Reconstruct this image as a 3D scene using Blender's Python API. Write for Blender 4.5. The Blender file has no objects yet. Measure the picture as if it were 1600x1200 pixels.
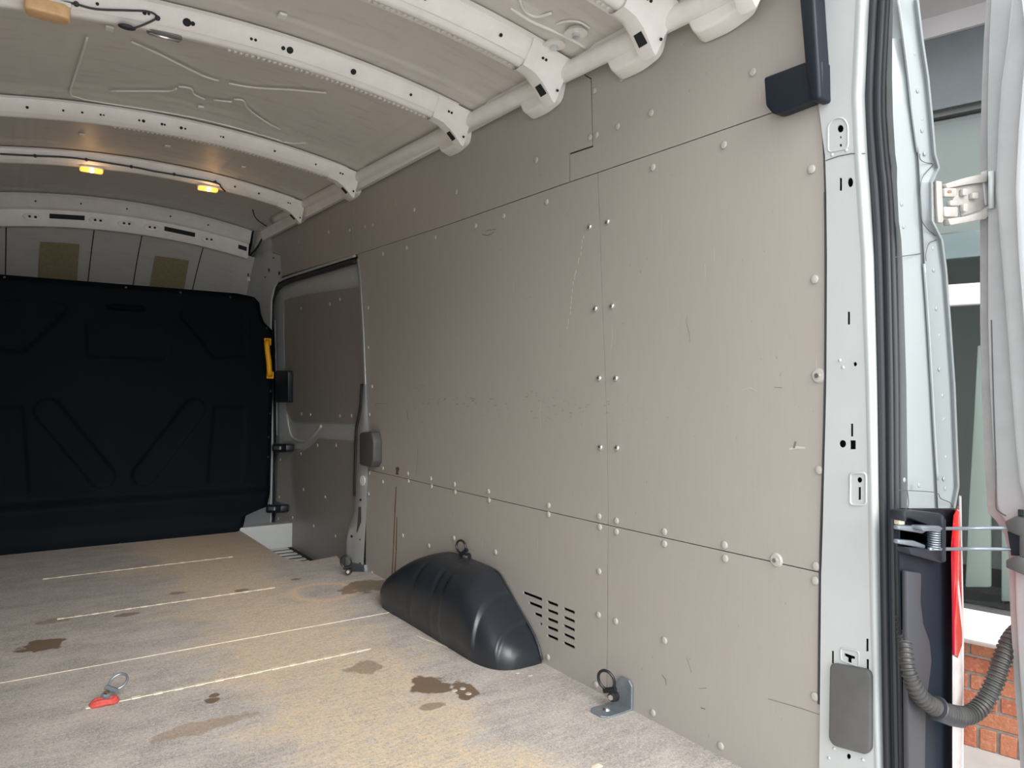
import bpy, bmesh, math, random
from mathutils import Vector, Matrix
random.seed(7)
C0 = bpy.context.scene
COL = C0.collection

# ------------------------------------------------------------------ camera
CF = Vector((0.57081772, 0.82107468, 0.00186987))
CR = Vector((0.82098716, -0.57078756, 0.01347748))
CU = Vector((-0.01213331, 0.00615804, 0.99990743))
CP = Vector((-0.556, 0.0, 0.9))
FPX = 1141.57
cam = bpy.data.cameras.new('camera')
cam.sensor_width = 36.0
cam.lens = 36.0 * FPX / 1600.0
cam.clip_start = 0.02
camo = bpy.data.objects.new('camera', cam)
COL.objects.link(camo)
camo.matrix_world = Matrix(((CR.x, CU.x, -CF.x, CP.x), (CR.y, CU.y, -CF.y, CP.y), (CR.z, CU.z, -CF.z, CP.z), (0, 0, 0, 1)))
C0.camera = camo
# ------------------------------------------------------------------ world, light, exposure
w = bpy.data.worlds.new('overcast_sky'); C0.world = w; w.use_nodes = True
nt = w.node_tree
bg = nt.nodes['Background']
tc = nt.nodes.new('ShaderNodeTexCoord'); sx = nt.nodes.new('ShaderNodeSeparateXYZ')
rmp = nt.nodes.new('ShaderNodeValToRGB')
rmp.color_ramp.elements[0].position = 0.0; rmp.color_ramp.elements[0].color = (0.90, 0.94, 0.97, 1)
rmp.color_ramp.elements[1].position = 0.8; rmp.color_ramp.elements[1].color = (0.93, 0.97, 1.0, 1)
nt.links.new(tc.outputs['Generated'], sx.inputs[0]); nt.links.new(sx.outputs['Z'], rmp.inputs[0])
nt.links.new(rmp.outputs[0], bg.inputs['Color'])
bg.inputs['Strength'].default_value = 2.4
sun = bpy.data.lights.new('soft_sun', 'SUN'); sun.energy = 2.6; sun.angle = math.radians(35); sun.color = (1, .97, .92)
suno = bpy.data.objects.new('soft_sun', sun); COL.objects.link(suno)
suno.rotation_euler = Vector((0.10, 0.80, -0.42)).to_track_quat('-Z', 'Y').to_euler()
C0.view_settings.view_transform = 'Standard'
C0.view_settings.look = 'None'
C0.view_settings.gamma = 1.0
C0.view_settings.exposure = 0.45
C0.cycles.max_bounces = 12
C0.cycles.diffuse_bounces = 8

# ------------------------------------------------------------------ helpers
def ray(x, y): return CF + CR * ((x - 800) / FPX) - CU * ((y - 600) / FPX)
def P(x, y, ax, v):                       # pixel of the photograph -> point on the plane axis = v
    d = ray(x, y); return CP + d * ((v - CP[ax]) / d[ax])
def wallx(z):
    t = max(0.0, z - .5)
    return .893 - .058 * t ** 1.4
def S(x, y, off=0.0):                     # pixel -> point on the side-wall surface (off > 0 is outward)
    X = .88
    for _ in range(12):
        p = P(x, y, 0, X + off); X = wallx(p.z)
    return p
WL = {}
def base(o): return WL.get(o.name, Vector((0, 0, 0)))
def tag(o, label=None, cat=None, group=None, kind=None):
    if label: o['label'] = label
    if cat: o['category'] = cat
    if group: o['group'] = group
    if kind: o['kind'] = kind
    return o
def put(o, parent, loc):
    WL[o.name] = Vector(loc); o.location = loc
    if parent:
        o.parent = parent; o.matrix_parent_inverse = Matrix.Translation(-base(parent))
    return o
def empty(name, loc, label=None, cat=None, group=None, kind=None, parent=None):
    o = bpy.data.objects.new(name, None); COL.objects.link(o); o.empty_display_size = .05
    put(o, parent, loc); return tag(o, label, cat, group, kind)
def obj(name, bm, m, parent=None, smooth=False, flip=False):
    me = bpy.data.meshes.new(name)
    if flip: bmesh.ops.recalc_face_normals(bm, faces=bm.faces)
    xs = [v.co.x for v in bm.verts]; ys = [v.co.y for v in bm.verts]; zs = [v.co.z for v in bm.verts]
    o0 = Vector(((min(xs) + max(xs)) / 2, (min(ys) + max(ys)) / 2, min(zs)))
    bmesh.ops.translate(bm, verts=bm.verts, vec=-o0)
    bm.to_mesh(me); bm.free()
    if smooth:
        for p in me.polygons: p.use_smooth = True
        if smooth == 'auto': me.set_sharp_from_angle(angle=math.radians(35))
    me.materials.append(m)
    o = bpy.data.objects.new(name, me); COL.objects.link(o)
    return put(o, parent, o0)
def inst(o, loc, parent, name=None):
    c = o.copy(); COL.objects.link(c)
    if name: c.name = name
    return put(c, parent, loc)
def newbm(): return bmesh.new()
def add_box(bm, a, b, bev=0, seg=2, rot=None, piv=None):
    r = bmesh.ops.create_cube(bm, size=1.0)
    vs = r['verts']; c = (Vector(a) + Vector(b)) / 2; d = Vector(b) - Vector(a)
    for v in vs: v.co = Vector((v.co.x * abs(d.x), v.co.y * abs(d.y), v.co.z * abs(d.z))) + c
    if rot is not None: bmesh.ops.rotate(bm, verts=vs, cent=piv or c, matrix=rot)
    if bev:
        es = list({e for v in vs for e in v.link_edges})
        bmesh.ops.bevel(bm, geom=es, offset=bev, segments=seg, profile=.5, affect='EDGES')
    return bm
def box(a, b, bev=0, seg=2): return add_box(newbm(), a, b, bev, seg)
def tube(bm, pts, r, n=8, closed=False, rfun=None):
    pts = [Vector(p) for p in pts]; N = len(pts); rings = []
    up = None
    for i, p in enumerate(pts):
        if closed: t = (pts[(i + 1) % N] - pts[i - 1])
        else: t = pts[min(i + 1, N - 1)] - pts[max(i - 1, 0)]
        t.normalize()
        if up is None: up = t.orthogonal().normalized()
        else:
            up = (up - t * up.dot(t))
            up = up.normalized() if up.length > 1e-6 else t.orthogonal().normalized()
        s = t.cross(up)
        rr = rfun(i / max(1, N - 1)) if rfun else (r[i] if isinstance(r, (list, tuple)) else r)
        rings.append([bm.verts.new(p + (up * math.cos(a) + s * math.sin(a)) * rr) for a in [2 * math.pi * k / n for k in range(n)]])
    for i in range(N if closed else N - 1):
        A, B = rings[i], rings[(i + 1) % N]
        for k in range(n): bm.faces.new((A[k], A[(k + 1) % n], B[(k + 1) % n], B[k]))
    if not closed:
        bm.faces.new(rings[0][::-1]); bm.faces.new(rings[-1])
    return bm
def smoothline(pts, per=8):               # Catmull-Rom
    pts = [Vector(p) for p in pts]; out = []
    for i in range(len(pts) - 1):
        a, b, c, d = pts[max(i - 1, 0)], pts[i], pts[i + 1], pts[min(i + 2, len(pts) - 1)]
        for k in range(per):
            t = k / per
            out.append(.5 * ((2 * b) + (c - a) * t + (2 * a - 5 * b + 4 * c - d) * t * t + (3 * b - a - 3 * c + d) * t ** 3))
    return out + [pts[-1]]
def prism(bm, poly, vec):                 # planar polygon extruded along vec
    A = [bm.verts.new(p) for p in poly]; B = [bm.verts.new(Vector(p) + Vector(vec)) for p in poly]
    bm.faces.new(A); bm.faces.new(B[::-1])
    n = len(A)
    for i in range(n): bm.faces.new((A[i], B[i], B[(i + 1) % n], A[(i + 1) % n]))
    return bm
def bev(bm, off, seg=2, ang=30):
    bmesh.ops.recalc_face_normals(bm, faces=bm.faces)
    es = [e for e in bm.edges if len(e.link_faces) == 2 and e.calc_face_angle(0) > math.radians(ang)]
    bmesh.ops.bevel(bm, geom=es, offset=off, segments=seg, profile=.5, affect='EDGES', clamp_overlap=True)
    return bm
def inset_poly(poly, d):                  # shrink a 2-D polygon by d
    n = len(poly); area = sum(poly[i][0] * poly[(i + 1) % n][1] - poly[(i + 1) % n][0] * poly[i][1] for i in range(n))
    sg = 1 if area > 0 else -1; out = []
    for i in range(n):
        p0, p1, p2 = Vector(poly[i - 1]), Vector(poly[i]), Vector(poly[(i + 1) % n])
        e1 = (p1 - p0).normalized(); e2 = (p2 - p1).normalized()
        n1 = Vector((-e1.y, e1.x)) * sg; n2 = Vector((-e2.y, e2.x)) * sg
        b = (n1 + n2); b = b.normalized() if b.length > 1e-6 else n1
        out.append(p1 + b * (d / max(.4, b.dot(n1))))
    return [(p.x, p.y) for p in out]
def rounded(poly, r, seg=5):
    n = len(poly); out = []
    for i in range(n):
        p0, p1, p2 = Vector(poly[i - 1]), Vector(poly[i]), Vector(poly[(i + 1) % n])
        a = (p0 - p1); b = (p2 - p1); rr = min(r, a.length * .45, b.length * .45)
        A = p1 + a.normalized() * rr; B = p1 + b.normalized() * rr
        for k in range(seg + 1):
            t = k / seg; out.append(tuple((A * (1 - t) ** 2 + p1 * 2 * t * (1 - t) + B * t * t)))
    return out
def surf_panel(poly, thick=.006, off=0.0, holes=(), step=.06, gap=.0012, bevel=True):
    """poly/holes: (y, z) outlines; a sheet bent to the side-wall profile, back face at off + thick"""
    bm = newbm()
    if gap: poly = inset_poly(poly, gap)
    for lp in [poly] + list(holes):
        vs = [bm.verts.new((0, a, b)) for a, b in lp]
        for i in range(len(vs)): bm.edges.new((vs[i], vs[(i + 1) % len(vs)]))
    bmesh.ops.triangle_fill(bm, edges=bm.edges[:], use_beauty=True, use_dissolve=False, normal=(-1, 0, 0))
    zs = [v.co.z for v in bm.verts]; z = math.floor(min(zs) / step) * step + step
    while z < max(zs):
        bmesh.ops.bisect_plane(bm, geom=bm.verts[:] + bm.edges[:] + bm.faces[:], plane_co=(0, 0, z), plane_no=(0, 0, 1), dist=1e-5)
        z += step
    for v in bm.verts: v.co.x = wallx(v.co.z) + off
    bmesh.ops.recalc_face_normals(bm, faces=bm.faces)
    r = bmesh.ops.extrude_face_region(bm, geom=bm.faces[:])
    for v in [g for g in r['geom'] if isinstance(g, bmesh.types.BMVert)]: v.co.x += thick
    bmesh.ops.recalc_face_normals(bm, faces=bm.faces)
    return bm
def yz(pxs, off=0.0): return [(p.y, p.z) for p in (S(x, y, off) for x, y in pxs)]
def rect(cx, cy, w, h): return [(cx - w / 2, cy - h / 2), (cx + w / 2, cy - h / 2), (cx + w / 2, cy + h / 2), (cx - w / 2, cy + h / 2)]
def ell(cx, cy, w, h, n=14): return [(cx + w / 2 * math.cos(2 * math.pi * k / n), cy + h / 2 * math.sin(2 * math.pi * k / n)) for k in range(n)]
def grid(fn, nu, nv):
    bm = newbm(); V = [[bm.verts.new(fn(i / nu, j / nv)) for j in range(nv + 1)] for i in range(nu + 1)]
    for i in range(nu):
        for j in range(nv): bm.faces.new((V[i][j], V[i + 1][j], V[i + 1][j + 1], V[i][j + 1]))
    return bm
def sstep(a, b, x):
    t = min(1, max(0, (x - a) / (b - a))); return t * t * (3 - 2 * t)

# ------------------------------------------------------------------ materials
def mat(name, col, rough=.5, metal=0.0, spec=.5, noise=0.0, nscale=8.0, bump=0.0, bscale=60.0, emit=None, es=0.0, coat=0.0, trans=0.0):
    m = bpy.data.materials.new(name); m.use_nodes = True; t = m.node_tree; b = t.nodes['Principled BSDF']
    b.inputs['Base Color'].default_value = (*col, 1); b.inputs['Roughness'].default_value = rough
    b.inputs['Metallic'].default_value = metal; b.inputs['Specular IOR Level'].default_value = spec
    b.inputs['Coat Weight'].default_value = coat; b.inputs['Transmission Weight'].default_value = trans
    g = t.nodes.new('ShaderNodeNewGeometry')
    if noise:
        n = t.nodes.new('ShaderNodeTexNoise'); n.inputs['Scale'].default_value = nscale; n.inputs['Detail'].default_value = 6; n.inputs['Roughness'].default_value = .65
        t.links.new(g.outputs['Position'], n.inputs['Vector'])
        mr = t.nodes.new('ShaderNodeMapRange'); mr.inputs[1].default_value = .3; mr.inputs[2].default_value = .7
        mr.inputs[3].default_value = 1 - noise; mr.inputs[4].default_value = 1 + noise
        t.links.new(n.outputs['Fac'], mr.inputs[0])
        mx = t.nodes.new('ShaderNodeVectorMath'); mx.operation = 'SCALE'; mx.inputs[0].default_value = col
        t.links.new(mr.outputs[0], mx.inputs['Scale']); t.links.new(mx.outputs[0], b.inputs['Base Color'])
    if bump:
        n = t.nodes.new('ShaderNodeTexNoise'); n.inputs['Scale'].default_value = bscale; n.inputs['Detail'].default_value = 4
        t.links.new(g.outputs['Position'], n.inputs['Vector'])
        bp = t.nodes.new('ShaderNodeBump'); bp.inputs['Strength'].default_value = bump; bp.inputs['Distance'].default_value = .002
        t.links.new(n.outputs['Fac'], bp.inputs['Height']); t.links.new(bp.outputs[0], b.inputs['Normal'])
    if emit: b.inputs['Emission Color'].default_value = (*emit, 1); b.inputs['Emission Strength'].default_value = es
    return m
class NB:                                  # small node builder
    def __init__(s, m): s.t = m.node_tree; s.b = s.t.nodes['Principled BSDF']
    def n(s, ty, ins=None, **kw):
        x = s.t.nodes.new('ShaderNode' + ty)
        for k, v in kw.items(): setattr(x, k, v)
        for k, v in (ins or {}).items():
            if hasattr(v, 'is_output'): s.t.links.new(v, x.inputs[k])
            else: x.inputs[k].default_value = v
        return x
    def math(s, op, a, b=0.0, c=0.0, clamp=False):
        return s.n('Math', {0: a, 1: b, 2: c}, operation=op, use_clamp=clamp).outputs[0]
    def mix(s, f, a, b):
        x = s.n('Mix', data_type='RGBA')
        for i, v in ((0, f), (6, a), (7, b)):
            if hasattr(v, 'is_output'): s.t.links.new(v, x.inputs[i])
            else: x.inputs[i].default_value = (*v, 1) if isinstance(v, tuple) and len(v) == 3 else v
        return x.outputs[2]
    def step(s, v, lo, hi): return s.n('MapRange', {0: v, 1: min(lo, hi), 2: max(lo, hi), 3: 0.0 if lo < hi else 1.0, 4: 1.0 if lo < hi else 0.0}, interpolation_type='SMOOTHSTEP').outputs[0]
    def noise(s, vec, scale, detail=4.0, rough=.55): return s.n('TexNoise', {'Vector': vec, 'Scale': scale, 'Detail': detail, 'Roughness': rough}).outputs['Fac']
    def scale(s, vec, k): return s.n('VectorMath', {0: vec, 1: k}, operation='MULTIPLY').outputs[0]

def ply_wall(name, tint=(1, 1, 1)):
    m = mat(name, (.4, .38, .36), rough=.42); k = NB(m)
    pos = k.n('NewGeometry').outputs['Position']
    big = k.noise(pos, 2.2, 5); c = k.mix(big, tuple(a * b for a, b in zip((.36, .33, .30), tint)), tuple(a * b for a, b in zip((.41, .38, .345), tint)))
    # vertical fine grain
    gr = k.noise(k.scale(pos, (1, 60, 4)), 3, 3); c = k.mix(k.math('MULTIPLY', gr, .22), c, (.28, .26, .235))
    # light vertical scratches, in patches
    sc = k.noise(k.scale(pos, (1, 95, 5.5)), 2.0, 2); sc = k.step(sc, .71, .76)
    pt = k.step(k.noise(pos, 3.1, 2), .5, .62); c = k.mix(k.math('MULTIPLY', k.math('MULTIPLY', sc, pt), .55), c, (.6, .57, .52))
    # dark scuffs along a band at pallet height
    z = k.n('SeparateXYZ', {0: pos}).outputs['Z']
    band = k.math('SUBTRACT', 1.0, k.math('ABSOLUTE', k.math('MULTIPLY', k.math('SUBTRACT', z, .84), 14.0)), clamp=True)
    sp = k.math('MULTIPLY', k.step(k.noise(k.scale(pos, (1, 14, 40)), 3.0, 3), .64, .69), k.step(k.n('SeparateXYZ', {0: pos}).outputs['Y'], 1.3, 1.8))
    c = k.mix(k.math('MULTIPLY', k.math('MULTIPLY', sp, band), .7), c, (.07, .05, .045))
    sp2 = k.step(k.noise(k.scale(pos, (1, 24, 9)), 5.0, 3), .73, .76)
    c = k.mix(k.math('MULTIPLY', sp2, .5), c, (.12, .1, .09))
    k.t.links.new(c, k.b.inputs['Base Color'])
    r = k.math('MULTIPLY_ADD', k.noise(pos, 30, 3), .2, .34); k.t.links.new(r, k.b.inputs['Roughness'])
    bp = k.n('Bump', {'Height': k.noise(k.scale(pos, (1, 40, 6)), 4, 3), 'Strength': .06, 'Distance': .002}); k.t.links.new(bp.outputs[0], k.b.inputs['Normal'])
    return m
M = {}
M['ply'] = ply_wall('grey_ply_lining')
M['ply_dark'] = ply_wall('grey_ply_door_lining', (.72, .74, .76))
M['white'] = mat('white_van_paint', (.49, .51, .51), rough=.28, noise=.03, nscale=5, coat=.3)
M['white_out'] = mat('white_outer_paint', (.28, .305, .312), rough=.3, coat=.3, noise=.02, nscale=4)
M['door_white'] = mat('white_door_paint', (.62, .64, .65), rough=.3, coat=.3); M['door_grey'] = mat('shaded_door_edge', (.33, .32, .315), rough=.5, noise=.1, nscale=20); M['door_mid'] = mat('shaded_door_flange', (.40, .40, .40), rough=.4, noise=.06, nscale=15)  # rear door light and shade painted in: edge and flange darker, pressing brighter
M['hinge'] = mat('cream_grey_paint', (.40, .375, .35), rough=.4, noise=.12, nscale=40)
M['rib'] = mat('white_rib_paint', (.82, .80, .77), rough=.35, noise=.06, nscale=12)
M['cream'] = mat('painted_rivet', (.43, .41, .375), rough=.45)
M['chrome'] = mat('bright_zinc', (.75, .76, .78), rough=.22, metal=1)
M['zinc'] = mat('dull_zinc_steel', (.3, .34, .38), rough=.42, metal=.7, noise=.15, nscale=30)
M['black'] = mat('black_moulded_plastic', (.015, .019, .025), rough=.36, noise=.2, nscale=6, bump=.06, bscale=250)
M['bulk'] = mat('black_bulkhead_plastic', (.0028, .0055, .0085), rough=.6, noise=.2, nscale=4, bump=.1, bscale=200, spec=.06)
M['rubber'] = mat('black_rubber', (.03, .032, .038), rough=.42, bump=.1, bscale=120)
M['navy'] = mat('black_navy_plastic', (.012, .017, .026), rough=.45, spec=.3)
M['grey_pad'] = mat('grey_rubber_pad', (.075, .074, .073), rough=.5, noise=.12, nscale=20)
M['void'] = mat('dark_cavity', (.012, .013, .015), rough=.8)
M['iron'] = mat('black_coated_steel', (.012, .012, .014), rough=.28)
M['yellow'] = mat('yellow_plastic', (.9, .42, .005), rough=.4)
M['red_strap'] = mat('red_webbing', (.45, .06, .05), rough=.7, noise=.2, nscale=80)
M['red'] = mat('red_lens', (.65, .012, .015), rough=.12, coat=1)
M['clearlens'] = mat('clear_lens', (.55, .5, .5), rough=.15, coat=1, noise=.15, nscale=40)
M['amber'] = mat('lit_amber_lamp', (.95, .45, .12), rough=.3, emit=(1, .36, .05), es=1.6)
M['amber_core'] = mat('lit_lamp_core', (1, .8, .4), rough=.3, emit=(1, .75, .3), es=4)
M['amber_off'] = mat('unlit_peach_lens', (.75, .48, .25), rough=.35, noise=.15, nscale=40)
M['tan'] = mat('tan_felt_pad', (.36, .3, .17), rough=.95, noise=.15, nscale=60)
M['pvc'] = mat('white_pvc', (.8, .79, .79), rough=.3)
M['glass'] = mat('dark_window_glass', (.05, .06, .06), rough=.04, spec=.9)
M['soffit'] = mat('grey_render', (.42, .4, .4), rough=.7, noise=.05)
M['band'] = mat('dark_grey_cladding', (.09, .1, .105), rough=.35, noise=.1, nscale=6)
M['mortar'] = mat('grey_mortar', (.3, .28, .25), rough=.95, noise=.2, nscale=50, bump=.5, bscale=120)
M['paving'] = mat('grey_paving', (.42, .40, .38), rough=.9, noise=.15, nscale=3)
M['hose'] = mat('dusty_black_rubber_hose', (.05, .048, .046), rough=.5, noise=.35, nscale=30)
M['worn'] = mat('worn_pale_wood', (.68, .6, .48), rough=.8, noise=.2, nscale=60)
M['rust'] = mat('brown_rust', (.28, .15, .1), .9)
M['reflection_pale'] = mat('pale_van_reflection', (.82, .88, .84), rough=.6)  # colour of the van mirrored in the house window

def ceiling_mat():
    m = mat('dusty_roof_paint', (.4, .39, .37), rough=.5); k = NB(m); pos = k.n('NewGeometry').outputs['Position']
    c = k.mix(k.noise(pos, 2.5, 4), (.62, .595, .555), (.72, .69, .645))
    dust = k.step(k.noise(pos, 140, 2), .66, .72); near = k.step(k.n('SeparateXYZ', {0: pos}).outputs['Y'], 2.6, 1.5)
    c = k.mix(k.math('MULTIPLY', dust, k.math('MULTIPLY', near, .6)), c, (.62, .6, .56))
    st = k.step(k.noise(k.scale(pos, (3, 14, 1)), 2, 3), .5, .75); c = k.mix(k.math('MULTIPLY', st, .35), c, (.45, .42, .39))
    k.t.links.new(c, k.b.inputs['Base Color']); return m
M['roof'] = ceiling_mat()

def floor_mat():
    m = mat('mesh_faced_ply_floor', (.25, .24, .23), rough=.6); k = NB(m); pos = k.n('NewGeometry').outputs['Position']
    sep = k.n('SeparateXYZ', {0: pos}); X, Y = sep.outputs['X'], sep.outputs['Y']
    warp = k.noise(pos, 3.0, 6, .65)
    base_ = k.mix(k.step(k.noise(k.scale(pos, (1, 2.2, 1)), 5, 7, .7), .35, .66), (.26, .24, .24), (.44, .405, .39))
    drag = k.step(k.noise(k.scale(pos, (1.5, 26, 1)), 2.2, 5, .65), .5, .72)
    base_ = k.mix(k.math('MULTIPLY', drag, .45), base_, (.56, .50, .44))
    # sandy dirt spread along the load bay, thinner near wall and near left
    cx = k.math('SUBTRACT', 1.0, k.math('ABSOLUTE', k.math('MULTIPLY', k.math('SUBTRACT', X, .28), 1.75)), clamp=True)
    n2 = k.noise(k.scale(pos, (1, 1.7, 1)), 2.4, 7, .7)
    sand = k.step(k.math('ADD', k.math('MULTIPLY', cx, .45), n2), .64, .88)
    fleck = k.noise(k.scale(pos, (1, 3.2, 1)), 22, 5, .7)
    sand = k.math('MULTIPLY', sand, k.math('MULTIPLY_ADD', k.step(fleck, .34, .62), .75, .25), clamp=True)
    c = k.mix(sand, base_, (.62, .465, .29))
    # sandy ridge by the front step and a ring left by a drum
    ridge = k.step(k.math('ADD', Y, k.math('MULTIPLY', warp, .6)), 3.7, 4.3)
    ridge = k.math('MULTIPLY', ridge, k.math('MULTIPLY', k.step(X, .05, .5), k.math('MULTIPLY_ADD', fleck, .8, .3)), clamp=True)
    c = k.mix(k.math('MULTIPLY', ridge, .75), c, (.5, .34, .18))
    d = k.n('VectorMath', {0: pos, 1: (.585, 3.04, 0)}, operation='SUBTRACT').outputs[0]
    d = k.n('VectorMath', {0: k.scale(d, (1, .95, 0))}, operation='LENGTH').outputs['Value']
    ring = k.math('SUBTRACT', 1.0, k.math('ABSOLUTE', k.math('MULTIPLY', k.math('SUBTRACT', k.math('ADD', d, k.math('MULTIPLY', warp, .06)), .155), 26.0)), clamp=True)
    c = k.mix(k.math('MULTIPLY', ring, .85), c, (.74, .5, .29))
    # pale scratches
    for sc_, ang in (((70, 3, 1), .2), ((5, 90, 1), 0.0), ((60, 6, 1), -.5)):
        mp = k.n('Mapping', {'Vector': pos, 'Rotation': (0, 0, ang), 'Scale': sc_})
        s_ = k.step(k.noise(mp.outputs[0], 1.0, 3), .70, .74); c = k.mix(k.math('MULTIPLY', s_, .35), c, (.55, .5, .43))
    # fine mesh print of the anti-slip film
    ck = k.n('TexVoronoi', {'Vector': k.scale(pos, (1, 1, 0)), 'Scale': 230.0}, feature='F1').outputs['Distance']
    c = k.mix(k.math('MULTIPLY', k.step(ck, .25, .6), .38), c, (.66, .6, .53))
    sp_ = k.noise(k.scale(pos, (1, 1, 0)), 105, 4, .75); c = k.mix(k.math('MULTIPLY', k.step(sp_, .47, .36), .5), c, (.2, .17, .15)); c = k.mix(k.math('MULTIPLY', k.step(sp_, .56, .66), .55), c, (.78, .7, .6))
    # dark liquid stains
    def blob(x, y, rx, ry, amt=.93, wob=.75):
        dd = k.n('VectorMath', {0: pos, 1: (x, y, 0)}, operation='SUBTRACT').outputs[0]
        dd = k.n('VectorMath', {0: k.scale(dd, (1 / rx, 1 / ry, 0))}, operation='LENGTH').outputs['Value']
        dd = k.math('ADD', dd, k.math('MULTIPLY', k.math('SUBTRACT', k.noise(pos, 16, 4), .5), wob * 2.6))
        return k.math('MULTIPLY', k.n('MapRange', {0: dd, 1: .92, 2: 1.1, 3: 1.0, 4: 0.0}).outputs[0], amt)
    for a in ((.50, 1.93, .055, .075), (.575, 1.84, .035, .06), (.545, 1.80, .016, .02), (.44, 1.80, .035, .022, .6), (.395, 2.16, .055, .05, .55), (.78, 3.02, .12, .09, .75),
              (-.44, 2.93, .06, .06), (-.06, 2.17, .02, .018), (-.05, 2.20, .014, .014), (-.16, 3.14, .04, .02, .7), (.3, 3.25, .03, .02, .7), (.06, 3.35, .03, .02, .6), (.55, 3.3, .025, .015, .8), (-.4, 3.2, .05, .03, .5)):
        c = k.mix(blob(*a), c, (.15, .098, .06))
    c = k.mix(blob(-.13, 2.02, .13, .035, .45), c, (.26, .15, .07))
    k.t.links.new(c, k.b.inputs['Base Color'])
    bp = k.n('Bump', {'Height': ck, 'Strength': .25, 'Distance': .001}); k.t.links.new(bp.outputs[0], k.b.inputs['Normal'])
    k.b.inputs['Roughness'].default_value = .58
    return m
M['floor'] = floor_mat()
def brick_mat(i):
    m = mat('brick_red_%d' % i, (.4, .14, .08), rough=.9); k = NB(m); pos = k.n('NewGeometry').outputs['Position']
    a = [(.42, .13, .07), (.46, .17, .09), (.37, .12, .08)][i]
    c = k.mix(k.noise(pos, 25, 6, .7), tuple(v * .6 for v in a), tuple(min(1, v * 1.35) for v in a))
    c = k.mix(k.math('MULTIPLY', k.step(k.noise(k.scale(pos, (1, 1, 1.5)), 45, 5), .55, .65), .5), c, (.45, .3, .22))
    k.t.links.new(c, k.b.inputs['Base Color'])
    bp = k.n('Bump', {'Height': k.noise(pos, 38, 7, .7), 'Strength': 1.0, 'Distance': .012}); k.t.links.new(bp.outputs[0], k.b.inputs['Normal'])
    return m
M['brick'] = [brick_mat(i) for i in range(3)]

# ================================================================== SETTING
# ---- ground and outside
o = obj('ground', box((-8, -8, -.70), (9, 10, -.66)), M['paving']); tag(o, 'grey paved ground outside the van', kind='structure')

# ---- floor of the load bay
fl = empty('floor', (0, 2.6, 0), 'mesh-faced plywood van floor spread with sandy dirt', kind='structure')
def floor_sheet(poly, name='floor_board'):
    bm = newbm(); prism(bm, [(x, y, 0) for x, y in inset_poly(poly, .0012)], (0, 0, -.018)); bev(bm, .0008, 1)
    return obj(name, bm, M['floor'], fl, flip=True)
YS = 2.63
floor_sheet([(-.9, .74), (.9, .74), (.9, YS), (-.9, YS)])
floor_sheet([(-.9, YS), (.9, YS), (.905, 3.24), (.80, 3.31), (.845, 3.48), (.88, 3.64), (.71, 3.605), (.66, 3.66), (.632, 3.78), (.628, 4.6), (-.9, 4.6)])
obj('worn_joint', box((-.88, YS - .0022, -.001), (.70, YS + .0022, .0012)), M['worn'], fl)
obj('underfloor', box((-.98, .74, -.06), (.60, 4.62, -.022)), M['void'], fl)
for (yy, x0, x1) in ((2.303, -.365, .475), (3.216, -.385, .43), (3.896, -.405, .42), (1.30, .20, .62)):
    bm = newbm(); n = int((x1 - x0) / .028)
    for i in range(n):
        xa = x0 + i * (x1 - x0) / n; jj = random.uniform(-.001, .001)
        if i % 2 == 0: add_box(bm, (xa + .002, yy - .0085 + jj, -.0005), (xa + .028, yy + .0085 + jj, .003), .002, 1)
        else: add_box(bm, (xa, yy - .0028 + jj, -.0005), (xa + .030, yy + .0028 + jj, .0015))
    t = obj('worn_slot', bm, M['worn'], fl); t['kind'] = 'stuff'
# screws along bulkhead foot
scr = None
for (x, y) in ((20, 859), (100, 853), (188, 845), (271, 837), (334, 830)):
    p = P(x, y + 4, 2, 0)
    if scr is None:
        bm = newbm(); bmesh.ops.create_cone(bm, cap_ends=True, segments=10, radius1=.009, radius2=.006, depth=.006); bmesh.ops.translate(bm, verts=bm.verts, vec=p)
        scr = obj('screw_head', bm, M['chrome'], fl)
    else: inst(scr, (p.x, p.y, -.003 + 0), fl)

# ---- step well of the sliding door
st = empty('trim_1', (.78, 4.1, -.2), 'white door step with ribbed tread beside the plywood floor', kind='structure')
obj('step_pan', box((.60, 3.3, -.23), (1.0, 4.95, -.20)), M['white'], st)
obj('step_riser', box((.60, 3.30, -.20), (.625, 4.7, -.02)), M['white'], st)
obj('step_frame', box((.70, 3.55, -.20), (.93, 4.52, -.125), .004), M['void'], st)
for i in range(12):
    y = 3.60 + i * .078
    bm = box((.715, y, -.125), (.895, y + .042, -.120), .002, 1)
    obj('tread_slat', bm, M['white'], st)
obj('sill_panel', box((.62, 4.535, -.2), (1.0, 4.62, .02), .006), M['white'], st)

# ---- right side wall lining
wr = empty('wall_right', (.89, 2.6, 0), 'right side wall lined with riveted grey plywood panels', kind='structure')
UPS = [(558, 397.5), (700, 351), (891, 284.3), (934, 269.6), (1060, 227), (1200, 178.5), (1283, 150)]
LOS = [(573, 733.5), (700, 763.5), (850, 798), (950, 820.5), (1100, 854), (1284, 895)]
SEAM = [(933.5, 269.6), (937, 350), (939, 420), (943, 520), (946, 600), (949, 700), (950, 820.5)]
DOORX = [(559, 402), (563, 440), (568, 520), (571, 600), (574, 680), (573, 733.5)]
EDGE = [(1283, 150), (1287, 250), (1291, 400), (1291, 600), (1288, 740), (1284, 895)]
def ztop(y): return (y, 1.865)
def Yof(x, y): return S(x, y).y
panels = {}
def wpanel(key, pxs=None, poly=None, holes=(), mt='ply'):
    o_ = obj('panel', surf_panel(poly or yz(pxs), .006, 0, holes), M[mt], wr, smooth='auto'); panels[key] = o_; return o_
y1, y2, y3 = S(553, 396).y, S(923, 150).y, S(1283, 150).y
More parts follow.
